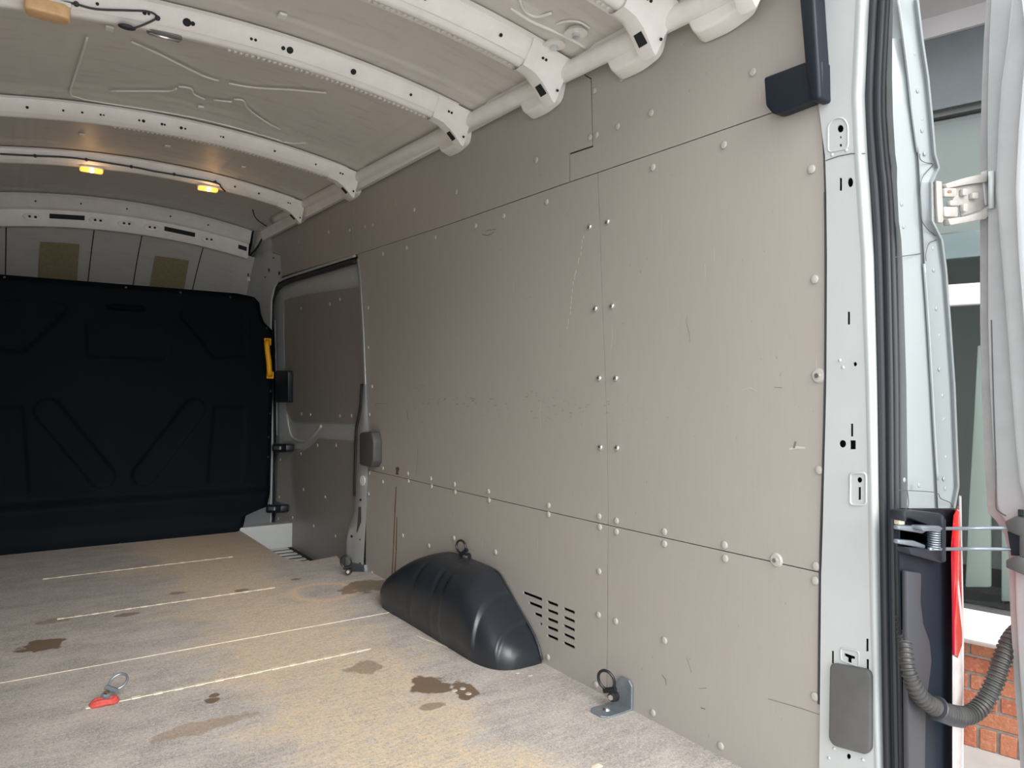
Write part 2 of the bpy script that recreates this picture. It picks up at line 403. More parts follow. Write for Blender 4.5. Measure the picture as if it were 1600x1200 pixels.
wpanel('u1', poly=yz([(440, 432), (438, 398), (425, 395), (425, 356)]) + [ztop(S(425, 356).y), ztop(y1)] + yz([(554, 397.5)]))
wpanel('u2', poly=yz([(555, 397.5)] + UPS[:2] + [(889.5, 284.5), (889.5, 240), (925.5, 228), (923, 123), (914, 118), (910, 95)]) + [ztop(S(910, 95).y), ztop(y1 - .004)])
wpanel('u3', poly=yz([(890.5, 284.3), (934, 269.6), (1060, 227), (1200, 178.5), (1283, 150), (1272, 20)]) + [ztop(S(1272, 20).y), ztop(S(911, 95).y)] + yz([(911, 95), (915, 118), (924, 123), (926.5, 229), (890.5, 241)]))
wpanel('m1', UPS[:4] + SEAM[1:] + LOS[2::-1] + DOORX[-2::-1])
wpanel('m2', UPS[3:] + EDGE[1:] + LOS[4:2:-1] + SEAM[-2:0:-1])
# slotted vent
def pslot(x0, y0, x1, y1, h):
    a, b = Vector((x0, y0)), Vector((x1, y1)); u = (b - a).normalized(); nn = Vector((0, 1)) * h / 2
    pts = [a - nn, a + u * 1.5 - nn * 1.2, b - nn, b + nn, a + nn]
    return yz([tuple(p) for p in (a - nn * .6, a + u * 2 - nn, b - u * 1 - nn, b - nn * .5, b + nn * .5, b - u * 1 + nn, a + u * 2 + nn, a + nn * .6)])
slots = [(817, 925.5, 847, 937), (826, 941.5, 847, 949.5), (834.5, 958.5, 847, 963),
         (854.5, 940, 872, 946.5), (854.5, 953, 872, 959.5), (854.5, 966.5, 872, 973), (854.5, 979.5, 872, 986), (854.5, 992.5, 872, 999.5),
         (880, 950.5, 898, 957.5), (880, 964, 898, 971.5), (880, 977, 898, 985), (880, 990.5, 898, 998.5), (880, 1004, 898, 1012)]
holes = [pslot(*s, 5.0) for s in slots] + [yz(ell(845, 975, 4.5, 4.5, 8))]
zl = S(948, 1085).z
yb = S(948, 1085).y; yl = S(571, 895).y; yr = S(1281, 1200).y
wpanel('l1', poly=yz(LOS[:4] + [(949, 950)]) + [(yb, -.012), (yl, -.012)], holes=holes)
wpanel('l2', poly=yz(LOS[3:] + [(1282, 1040)]) + [(yr, -.012), (yb - .0, -.012)] + yz([(949.5, 950)]))
# backing so that joints read dark
obj('lining_backing', surf_panel([(.93, -.02), (3.33, -.02), (3.33, .05), (3.36, .7), (3.3, 1.5), (4.6, 1.62), (4.6, 1.85), (.93, 1.85)], .006, .05, gap=0), M['void'], wr)
# rivets
rb = newbm(); bmesh.ops.create_uvsphere(rb, u_segments=14, v_segments=6, radius=.0098)
for v in rb.verts: v.co.x *= .38
for v in rb.verts:
    if v.co.x < -.0026: v.co.x = -.0026 + (v.co.x + .0026) * .3
RV = obj('rivet', rb, M['cream'], panels['m1'], smooth=True)
cb = newbm(); bmesh.ops.create_uvsphere(cb, u_segments=16, v_segments=8, radius=.0092)
for v in cb.verts: v.co.x *= .65
CV = obj('screw', cb, M['chrome'], panels['m1'], smooth=True)
used = {RV.name: False, CV.name: False}
def stud(src, px, py, parent, off=0.0):
    p = S(px, py, off - .001); zz = p.z - .0092
    if not used[src.name]:
        used[src.name] = True; src.location = (p.x, p.y, zz); WL[src.name] = Vector((p.x, p.y, zz))
        src.parent = parent; src.matrix_parent_inverse = Matrix.Translation(-base(parent)); return src
    return inst(src, (p.x, p.y, zz), parent)
R1 = {'u1': [(546, 360), (513, 363), (466, 378), (512, 312), (490, 324)],
      'u2': [(890, 114), (838, 250), (762, 178), (713, 300), (647, 328), (582, 352), (570, 355), (922, 215)],
      'u3': [(1176, 113), (1062, 21), (971, 123), (929, 142), (1017, 177), (965, 198), (932, 211)],
      'm1': [(598, 397), (635, 387), (680, 371), (743, 353), (787, 338), (854, 316), (575, 481), (575, 543), (581, 604), (577, 648), (587, 708), (598, 732), (637, 740), (673, 748), (710, 757), (763, 768), (857, 790), (936, 807)],
      'm2': [(1131, 227), (1020, 262), (1268, 265), (1273, 437), (1280, 735), (1275, 885), (963, 814), (1038, 831), (1132, 852)],
      'l1': [(577, 739), (598, 753), (638, 752), (674, 760), (711, 769), (764, 782), (857, 804), (937, 824), (576, 772), (629, 837), (670, 853), (709, 841), (774, 863), (936, 893), (935, 961), (856, 1027), (931, 1070), (581, 895)],
      'l2': [(963, 831), (1038, 850), (1133, 873), (1274, 908), (962, 971), (1038, 1001), (1020, 1114), (1126, 1166), (1273, 1089), (960, 1083)]}
for kk, L_ in R1.items():
    for a in L_: stud(RV, *a, panels[kk])
for a in ((921, 354), (930, 482), (936, 591), (938, 699)): stud(CV, *a, panels['m1'])
for a in ((949, 346), (956, 478), (962, 591), (964, 700)): stud(CV, *a, panels['m2'])
for i, a in enumerate(((1279, 587), (1213, 875))):       # large washers with a screw through
    p = S(*a); bm = newbm()
    bmesh.ops.create_cone(bm, cap_ends=True, segments=24, radius1=.017, radius2=.013, depth=.004, matrix=Matrix.Rotation(-math.pi / 2, 4, 'Y'))
    bmesh.ops.translate(bm, verts=bm.verts, vec=(p.x - .002, p.y, p.z))
    wv = obj('washer', bm, M['cream'], panels['m2'], smooth='auto')
    bm = newbm(); bmesh.ops.create_cone(bm, cap_ends=True, segments=12, radius1=.0065, radius2=.005, depth=.005, matrix=Matrix.Rotation(-math.pi / 2, 4, 'Y'))
    bmesh.ops.translate(bm, verts=bm.verts, vec=(p.x - .006, p.y, p.z)); obj('screw', bm, M['chrome'], wv)
# brown drip runs below the lower joint
DR = mat('brown_rust_run', (.17, .095, .055), rough=.5)
for pts in ([(619, 760), (617, 800), (615, 850), (612, 908)], [(620, 808), (619, 860), (616, 905)], [(618, 875), (617, 905)]):
    bm = newbm(); A = [S(*p, -.0004) for p in pts]
    for i in range(len(A) - 1):
        a, b = A[i], A[i + 1]; q = [bm.verts.new(v) for v in (a + Vector((0, -.004, 0)), a + Vector((0, .004, 0)), b + Vector((0, .006, 0)), b + Vector((0, -.006, 0)))]; bm.faces.new(q)
    obj('drip_stain', bm, DR, panels['l1'])
# chipped hole in the joint
obj('chipped_hole', prism(newbm(), [S(x, y, -.0006) for x, y in ((618, 731), (622, 729), (624, 733), (622, 738), (623, 742), (618, 741), (619, 736))], (.0005, 0, 0)), mat('bare_brown_wood', (.1, .06, .03), .8), panels['m1'])
# long pale scrape
bm = newbm(); pts = [(912, 365), (908, 390), (900, 417), (896, 440), (893, 470), (889, 495), (886, 515)]
M['scrape'] = mat('pale_scrape', (.5, .46, .4), rough=.8)
for i in range(len(pts) - 1):
    for k_ in range(3):
        t = (k_ + random.random() * .9) / 3; x = pts[i][0] + (pts[i + 1][0] - pts[i][0]) * t + random.uniform(-1, 1); y = pts[i][1] + (pts[i + 1][1] - pts[i][1]) * t
        if 1 <= i <= 1 and random.random() < .5: continue
        prism(bm, [S(x - .6, y, -.0004), S(x + .5, y - 1, -.0004), S(x + .4, y + 4.5, -.0004), S(x - .5, y + 4, -.0004)], (.0003, 0, 0))
o = obj('scrape_mark', bm, M['scrape'], panels['m1']); o['kind'] = 'stuff'

# single scratches and smears on the plywood
M['scuff'] = mat('dark_scuff', (.17, .15, .135), .7)
def mark(pxs, w_, m, key):
    bm = newbm(); A = [S(x, y, -.0005) for x, y in pxs]; n_ = len(A); L1 = []; L2 = []
    for i_, p in enumerate(A):
        t_ = (A[min(i_ + 1, n_ - 1)] - A[max(i_ - 1, 0)]).normalized(); q_ = Vector((0, -t_.z, t_.y)) * w_ * (.4 + .6 * math.sin(math.pi * (i_ + .5) / n_))
        L1.append(bm.verts.new(p + q_)); L2.append(bm.verts.new(p - q_))
    for i_ in range(n_ - 1): bm.faces.new((L1[i_], L1[i_ + 1], L2[i_ + 1], L2[i_]))
    obj('scratch', bm, M[m], panels[key])
mark([(650, 692), (653, 700), (652, 720), (650, 745)], .0011, 'scuff', 'm1')
mark([(1074, 492), (1072, 505), (1077, 520), (1078, 536)], .0006, 'scuff', 'm2')
mark([(1243, 690), (1240, 702)], .003, 'scuff', 'm2'); mark([(1233, 702), (1245, 699), (1258, 700)], .003, 'scrape', 'm2')
mark([(753, 366), (762, 368), (772, 363)], .0016, 'scuff', 'm1'); mark([(734, 622), (742, 623)], .0012, 'scuff', 'm1'); mark([(765, 624), (771, 623)], .0012, 'scuff', 'm1')
mark([(758, 361), (775, 358)], .0012, 'scuff', 'm1'); mark([(586, 630), (605, 631)], .001, 'scuff', 'm1'); mark([(636, 640), (637, 656)], .0016, 'scuff', 'm1')
mark([(1034, 335), (1033, 362)], .0006, 'scrape', 'm2'); mark([(978, 370), (979, 385)], .0006, 'scrape', 'm2'); mark([(1043, 455), (1044, 490)], .0006, 'scrape', 'm2')
mark([(956, 505), (957, 525), (955, 545)], .002, 'cream', 'm2'); mark([(1160, 609), (1172, 606), (1182, 611)], .0016, 'cream', 'm2'); mark([(1210, 605), (1222, 606)], .0007, 'scuff', 'm2')
mark([(1034, 1054), (1040, 1062), (1041, 1070)], .0016, 'scuff', 'l2'); mark([(1073, 1028), (1080, 1050)], .0007, 'scuff', 'l2'); mark([(1092, 1076), (1104, 1075)], .0008, 'scuff', 'l2'); mark([(1095, 1106), (1102, 1108)], .0018, 'scuff', 'l2')
mark([(1200, 1092), (1225, 1099), (1255, 1108), (1281, 1117)], .0008, 'scuff', 'l2')
mark([(845, 627), (844, 645), (845, 670)], .0012, 'scrape', 'm1')
# outer skin and inner body shell (keeps the daylight out)
obj('outer_skin', surf_panel([(.80, -.5), (3.4, -.5), (3.4, 2.0), (.80, 2.0)], .01, .155, gap=0), M['white_out'], wr)
obj('body_frame', surf_panel([(3.45, 1.50), (4.95, 1.56), (4.95, 2.0), (3.45, 2.0)], .02, .06, gap=0), M['white_out'], wr)

# C pillar between the door opening and the lining
LP = [(558, 404), (562, 440), (566, 520), (569, 600), (566, 640), (560, 672), (558, 735), (557, 775), (555, 800), (546, 825), (543, 842), (541, 880), (541, 905)]
RP = [(560, 404), (564, 440), (569, 520), (572, 600), (574, 640), (576, 672), (575, 735), (573, 775), (572, 800), (571, 825), (570, 842), (568, 880), (567, 905)]
cp = empty('trim_2', tuple(S(556, 900)), 'white painted door pillar behind the sliding door, with grey pad', kind='structure')
bm = newbm(); prev = None
for i in range(len(LP)):
    a = S(*LP[i], -.004); b = S((LP[i][0] * .45 + RP[i][0] * .55), RP[i][1], -.010); c = S(*RP[i], -.006); d = S(LP[i][0] - 2, LP[i][1], .05); e = S(RP[i][0] + .5, RP[i][1], .004)
    row = [bm.verts.new(v) for v in (d, a, b, c, e)]
    if prev:
        for k_ in range(4): bm.faces.new((prev[k_], prev[k_ + 1], row[k_ + 1], row[k_]))
    prev = row
obj('pillar_cover', bm, M['white'], cp, smooth='auto', flip=True)
obj('pillar_slot', prism(newbm(), [S(x, y, -.0125) for x, y in ((560, 792), (564, 792), (564, 815), (558, 832), (557, 832), (559, 812))], (.001, 0, 0)), M['grey_pad'], cp)
for (x, y, ww, hh) in ((563, 781, 3, 4), (549, 838, 3, 4), (562, 843, 2, 2), (562, 880, 2, 2)):
    obj('bolt_hole', prism(newbm(), [S(a, b, -.013) for a, b in ell(x, y, ww, hh, 8)], (.002, 0, 0)), M['void'], cp)
obj('round_plug', prism(newbm(), [S(a, b, -.013) for a, b in ell(566, 751, 8, 16, 12)], (.003, 0, 0)), M['rib'], cp)
obj('foot_cap', prism(newbm(), [S(x, y, -.014) for x, y in ((549, 879), (569, 883), (570, 898), (552, 898), (546, 897))], (.03, 0, 0)), M['zinc'], cp)
# dark rubber line along door edge
bm = newbm(); tube(bm, smoothline([S(x - 2.5, y, .03) for x, y in LP[3:8]], 3), .011, 8); obj('edge_seal', bm, M['rubber'], cp, smooth=True)

# ---- rear right pillar
rp = empty('wall_rear', tuple(S(1320, 1200)), 'white painted rear door pillar with slots and black door seal', kind='structure')
PL = [(1269, -40), (1272, 0), (1277, 150), (1289, 243), (1291, 300), (1292, 400), (1291, 600), (1287, 760), (1283, 900), (1281, 1100), (1280, 1200), (1279, 1260)]
PR = [(1340, -40), (1337, 0), (1330, 150), (1334, 243), (1338, 300), (1345, 400), (1352, 600), (1356, 760), (1358, 900), (1363, 1100), (1366, 1200), (1367, 1260)]
OFFP = -.006
ph = [ell(1313, 201, 10, 12), ell(1313.5, 214.5, 3, 4, 8), rect(1313.5, 227, 4, 4), rect(1313.5, 288, 4, 20), ell(1328.5, 285, 9, 15), rect(1326, 497, 4, 20), ell(1336, 569, 6, 7, 10),
      rect(1331, 672, 4, 20), ell(1316.5, 693.5, 11, 12), rect(1332.5, 695, 9, 14), ell(1343, 750, 8, 9), rect(1343, 771, 4, 20), rect(1355, 1008, 4, 20), rect(1355.5, 1040, 4, 20), rect(1301, 1027, 3.5, 20),
      [(1319, 1020), (1336, 1026), (1335.5, 1030), (1330.5, 1029), (1330.5, 1038), (1324.5, 1038), (1324.5, 1028), (1319.5, 1025)], ell(1326, 1182, 7, 9, 10)]
poly = yz(PL + PR[::-1], OFFP)
pil = obj('pillar_panel', surf_panel(poly, .003, OFFP, [yz(h, OFFP) for h in ph], gap=0), M['white'], rp, smooth='auto')
obj('pillar_cavity', surf_panel(poly, .002, OFFP + .03, gap=.004), M['void'], rp)
# raised bosses round the holes
def frame_bump(pxs, r=.0025):
    bm = newbm(); pts = [S(x, y, OFFP - .0002) for x, y in pxs]; tube(bm, pts, r, 8, closed=True); return obj('pressed_rim', bm, M['white'], pil, smooth=True)
frame_bump([tuple(p) for p in rounded(rect(1341, 764, 25, 50), 6, 3)])
frame_bump([tuple(p) for p in rounded([(1294, 238), (1294, 196), (1303, 185), (1318, 184), (1325, 196), (1325, 232)], 6, 3)], .0018)
frame_bump([tuple(p) for p in rounded([(1314, 1031), (1314, 1012), (1342, 1018), (1342, 1042)], 4, 3)], .002)
for (x, y) in ((1323, 235), (1301, 242), (1313, 563), (1318, 574), (1304, 1169), (1296, 1184), (1349, 1187)):
    bm = newbm(); bmesh.ops.create_uvsphere(bm, u_segments=8, v_segments=5, radius=.0045); p = S(x, y, OFFP + .002); bmesh.ops.translate(bm, verts=bm.verts, vec=p); obj('weld_spot', bm, M['white'], pil, smooth=True)
obj('pillar_joint', tube(newbm(), [S(x, y, OFFP - .0005) for x, y in ((1290, 251), (1310, 244), (1330, 240), (1352, 240))], .0009, 6), M['grey_pad'], rp)
obj('lining_edge_strip', tube(newbm(), smoothline([S(x - 1.5, y, -.001) for x, y in PL[4:10]], 3), .003, 6), M['rubber'], rp)
# rolled corner and door seal
SL = [(1364, -40), (1360, 0), (1353, 150), (1357, 243), (1361, 300), (1367, 400), (1372, 600), (1374, 760), (1376, 900), (1379, 1100), (1381, 1200), (1382, 1260)]
SR = [(1394, -40), (1391, 0), (1384, 150), (1389, 243), (1395, 300), (1399, 400), (1403, 600), (1404, 760), (1406, 900), (1410, 1100), (1412, 1200), (1413, 1260)]
bm = newbm(); prev = None
for i in range(len(PR)):
    row = []
    for k_, (f, of) in enumerate(((0, OFFP), (.18, -.0085), (.42, -.009), (.65, -.002), (.85, .012), (1.08, .032))):
        x = PR[i][0] + (SL[i][0] + 2 - PR[i][0]) * f; row.append(bm.verts.new(S(x, PR[i][1], of)))
    if prev:
        for k_ in range(5): bm.faces.new((prev[k_], prev[k_ + 1], row[k_ + 1], row[k_]))
    prev = row
obj('pillar_corner', bm, M['white'], rp, smooth=True, flip=True)
def lane(f, off): return smoothline([S(SL[i][0] + (SR[i][0] - SL[i][0]) * f, SL[i][1], off) for i in range(len(SL))], 5)
seal = empty('weatherstrip', tuple(S(1390, 1200)), parent=rp)
obj('seal_bulb', tube(newbm(), lane(.22, .018), .0088, 10), M['rubber'], seal, smooth=True)
obj('seal_groove', tube(newbm(), lane(.50, .024), .0075, 8), M['navy'], seal, smooth=True)
obj('seal_lip', tube(newbm(), lane(.68, .016), .006, 8), mat('grey_black_rubber', (.05, .052, .062), .4), seal, smooth=True)
obj('seal_edge', tube(newbm(), lane(.90, .018), .006, 8), mat('dark_seal_edge', (.04, .041, .046), .45), seal, smooth=True)

# outer corner panel (faces the rear)
OE = [(1443, -40), (1436, 0), (1443, 60), (1452, 120), (1458, 180), (1463, 240), (1469, 262), (1458, 285), (1459, 345), (1474, 375), (1480, 420), (1486, 500), (1493, 600), (1497, 700), (1500, 775), (1492, 797)]
ymid = .715
def R_(x, y, Y): return P(x, y, 1, Y)
bm = newbm(); prev = None
rows = [-40, 0, 60, 120, 180, 240, 262, 285, 345, 375, 420, 500, 600, 700, 760, 794]
def interp(L, y, ax=0):
    for i in range(len(L) - 1):
        if L[i][1] <= y <= L[i + 1][1] or i == len(L) - 2:
            t = (y - L[i][1]) / (L[i + 1][1] - L[i][1]); return L[i][0] + (L[i + 1][0] - L[i][0]) * t
for y in rows:
    xl = interp(SR, y) - 6; xr = interp(OE, y); xm = interp([(1401, -40), (1404, 0), (1418, 110), (1435, 240), (1445, 412), (1456, 600), (1466, 794)], y)
    row = [bm.verts.new(v) for v in (S(xl, y, .03), R_(xl + (xr - xl) * .2, y, .735), R_(xm - 1.5, y, .722), R_(xm, y, .716), R_(xm + 1.5, y, .722), R_(xr - 7, y, .712), R_(xr - 3, y, .704), R_(xr, y, .706), R_(xr, y, .706) + Vector((.012, .25, 0)))]
    if prev:
        for k_ in range(8): bm.faces.new((prev[k_], prev[k_ + 1], row[k_ + 1], row[k_]))
    prev = row
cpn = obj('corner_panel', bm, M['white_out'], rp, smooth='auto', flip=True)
for (x, y) in ((1423, 30), (1429, 84), (1434, 142), (1441, 186), (1441, 204), (1445, 240), (1458, 388), (1459, 422), (1463, 482), (1468, 524), (1468, 577), (1473, 618), (1475, 655), (1478, 714), (1475, 748), (1477, 763), (1436, 758), (1413, 750), (1409, 319), (1412, 354)):
    bm = newbm(); bmesh.ops.create_uvsphere(bm, u_segments=10, v_segments=6, radius=.005, matrix=Matrix.Diagonal((1, .35, 1, 1))); p = R_(x, y, .7175); bmesh.ops.translate(bm, verts=bm.verts, vec=p); obj('weld_spot', bm, M['white_out'], cpn, smooth=True)
def seam(pxs, Y, r=.0008, m='grey_pad', n='panel_joint', per=4): return obj(n, tube(newbm(), smoothline([R_(x, y, Y) for x, y in pxs], per), r, 6), M[m], rp)
seam([(1398, 402), (1420, 399), (1447, 395)], .724)
seam([(1437, 240), (1438, 249), (1446, 254), (1457, 256), (1455, 261), (1446, 271), (1439, 285), (1438, 325), (1443, 350), (1460, 367), (1466, 370), (1463, 375), (1452, 380), (1447, 395), (1447, 408)], .714)
seam([(1404, 766), (1430, 767), (1463, 770), (1470, 779), (1484, 785), (1489, 793)], .708)
seam([(1418, 768), (1419, 792), (1406, 798)], .72)
for pts in ([(1403, 0), (1410, 50), (1418, 110), (1426, 180), (1434, 238)], [(1444, 412), (1450, 500), (1456, 600), (1461, 690), (1465, 750)]):
    obj('drip_channel', tube(newbm(), smoothline([R_(x, y, .718) for x, y in pts], 4), .0028, 8), M['white_out'], rp, smooth=True)

# recessed black lamp pocket behind the tail lamp
LPk = [(1404, 796), (1492, 796), (1488, 900), (1488, 1260), (1412, 1260), (1408, 1000)]
obj('lamp_pocket', prism(newbm(), [R_(x, y, .722) for x, y in LPk], (0, .004, 0)), M['navy'], rp)
bm = newbm(); prism(bm, [R_(x, y, .719) for x, y in ((1408, 890), (1431, 893), (1430, 940), (1434, 972), (1444, 1000), (1447, 1030), (1445, 1048), (1438, 1100), (1436, 1260), (1411, 1260))], (0, -.012, 0)); bev(bm, .004, 2)
obj('pocket_moulding', bm, mat('dark_grey_plastic', (.045, .046, .055), .45), rp, smooth='auto')
obj('seal_carrier', tube(newbm(), smoothline([R_(x, y, .735) for x, y in ((1405, 800), (1407, 900), (1410, 1020), (1412, 1120), (1414, 1260))], 3), .004, 6), M['grey_pad'], rp)
# left rear pillar and left wall (outside the frame, close the body)
wl = obj('wall_left', box((-.93, .74, -.05), (-.90, 4.7, 2.0)), M['ply']); tag(wl, 'left side wall lining of the van', kind='structure')

# ---- ceiling
def zc(Y): return 1.915 + (Y - 2.18) * .0165
def zroof(X, Y): return zc(Y) - .14 * X * X
ce = empty('ceiling', (0, 2.8, 1.9), 'white painted sheet metal van roof, dusty between the ribs', kind='structure')
creases = [-.66, -.53, -.486, -.415, .30, .40, .52, .66]
def skin(y0, y1, nx=120, ny=24):
    def f(u, v):
        X = -.79 + 1.58 * u; Y = y0 + (y1 - y0) * v; h = .018
        for c_ in creases: h -= .0035 * math.exp(-((X - c_) / .006) ** 2)
        e = min(Y - y0, y1 - Y); h -= .006 * sstep(.10, .07, e)
        if y1 - y0 > .8:                  # large pressed field with soft border
            a = max(abs(X + .0) - .36, 0); b_ = max(abs(Y - (y0 + y1) / 2 - .02) - (y1 - y0) * .29, 0); h += .006 * sstep(.05, .02, math.hypot(a, b_))
        return (X, Y, zroof(X, Y) + h)
    return obj('roof_panel', grid(f, nx, ny), M['roof'], ce, smooth=True)
RY = [.93, 1.215, 1.62, 2.15, 3.125, 3.86, 4.90]
skin(.70, RY[1]); 
for i in range(1, len(RY) - 1): skin(RY[i], RY[i + 1], 150, 60)
obj('outer_roof', grid(lambda u, v: (-1.0 + 2 * u, .7 + 5.6 * v, 2.03 - .1 * (2 * u - 1) ** 2), 8, 2), M['white_out'], ce)
# side rails
for sgn in (1, -1):
    bm = tube(newbm(), [(sgn * .765, y, 1.785 + (y - .9) * .026) for y in [.74 + .1 * i for i in range(38)]], .026, 12)
    obj('cant_rail', bm, M['rib'], ce, smooth=True)
    bm = newbm(); prism(bm, [(sgn * a, .70, b) for a, b in ((.775, 1.795), (.80, 1.80), (.86, 1.99), (.83, 1.99), (.76, 1.85))], (0, 4.0, 0)); obj('rail_backing', bm, M['rib'], ce, flip=True)
# pressed bolt bosses near the rear and small clips
for (x, y) in ((900, 47), (866, 67)):
    p = P(x, y, 2, 1.85); zz = zroof(p.x, p.y) + .008
    bm = newbm(); bmesh.ops.create_cone(bm, cap_ends=True, segments=24, radius1=.032, radius2=.022, depth=.012); bmesh.ops.translate(bm, verts=bm.verts, vec=(p.x, p.y, zz)); bs = obj('pressed_boss', bm, M['rib'], ce, smooth='auto')
    bm = newbm(); bmesh.ops.create_cone(bm, cap_ends=True, segments=6, radius1=.011, radius2=.010, depth=.016); bmesh.ops.translate(bm, verts=bm.verts, vec=(p.x, p.y, zz - .008)); obj('plug', bm, M['chrome'], bs)
clip0 = None
for (x, y) in ((313, 171), (128, 213), (261, 235), (380, 261), (441, 20), (171, 36)):
    p = P(x, y, 2, 1.93); p.z = zroof(p.x, p.y) + .004
    if clip0 is None: clip0 = obj('metal_clip', box((p.x - .011, p.y - .014, p.z + .002), (p.x + .011, p.y + .014, p.z + .010), .003), M['rib'], ce)
    else: inst(clip0, (p.x, p.y, p.z + .002), ce)
# raised beads pressed / sealed on the roof skin
def bead(pxs, r=.0035):
    pts = []
    for x, y in pxs:
        z = 1.93
        for _ in range(5): p = P(x, y, 2, z); z = zroof(p.x, p.y) + .012
        pts.append(p + Vector((0, 0, -.0005)))
    obj('sealer_bead', tube(newbm(), smoothline(pts, 4), r, 6), M['rib'], ce, smooth=True)
for L_ in ([(205, 65), (250, 85), (300, 110), (322, 120), (342, 126)], [(357, 130), (400, 137), (455, 140), (510, 145)], [(170, 142), (230, 142), (265, 142), (276, 138)],
           [(279, 135), (298, 138), (303, 147), (320, 155)], [(334, 156), (362, 159)], [(366, 155), (380, 157), (388, 170), (415, 190), (438, 202)],
           [(136, 58), (125, 95), (110, 143), (122, 152), (160, 160), (300, 183), (400, 208), (450, 223), (478, 223)]): bead(L_)

bead([(798, 12), (828, 32), (860, 46), (890, 60), (915, 74)], .005)
bead([(812, 0), (820, 17), (838, 26), (862, 20)], .004)
bead([(868, 38), (884, 33), (905, 34), (922, 44)], .003)
for (x, y) in ((808, 1051), (828, 1055), (710, 1079), (723, 1076), (732, 1084)):
    p = P(x, y, 2, 0); bm = newbm(); bmesh.ops.create_cone(bm, cap_ends=True, segments=16, radius1=.0095, radius2=.007, depth=.002); bmesh.ops.translate(bm, verts=bm.verts, vec=(p.x, p.y, .001)); obj('screw_cover', bm, M['cream'], fl)
obj('pale_scratch', prism(newbm(), [P(x, y, 2, .0004) for x, y in ((650, 992.5), (670, 1000), (700, 1010), (712, 1013), (699, 1011.5), (669, 1002), (651, 994.5))], (0, 0, .0004)), M['worn'], fl)

# ================================================================== ROOF RIBS
LAB = {1: 'second roof rib from the rear doors, wide bolted end at top of the photo', 2: 'third roof rib from the rear doors, holding a peach lamp and looped black cable', 0: 'roof rib nearest the rear doors, only its end gusset in view',
       3: 'plain white roof rib just behind the two lit amber lamps', 4: 'white roof rib carrying the two lit amber lamps and a black cable', }
LAB = {0: 'roof rib nearest the rear doors, just its rounded end gusset in view at top right', 1: 'wide ended roof rib at the top edge, second from the rear doors',
       2: 'long dusty roof rib between the top edge rib and the rib with the looped cable', 3: 'long roof rib with the peach lamp and the looped black cable',
       4: 'plain roof rib just behind the rib with the two lit amber lamps', 5: 'roof rib carrying the two lit amber lamps and the black cable'}
PROF = [(-.010, .006), (.004, .002), (.006, -.010), (.030, -.040), (.033, -.0415), (.0345, -.0385), (.038, -.0405), (.046, -.0475), (.058, -.051), (.070, -.047), (.0735, -.0425), (.078, -.0405), (.098, -.0385), (.100, -.036), (.100, .006)]
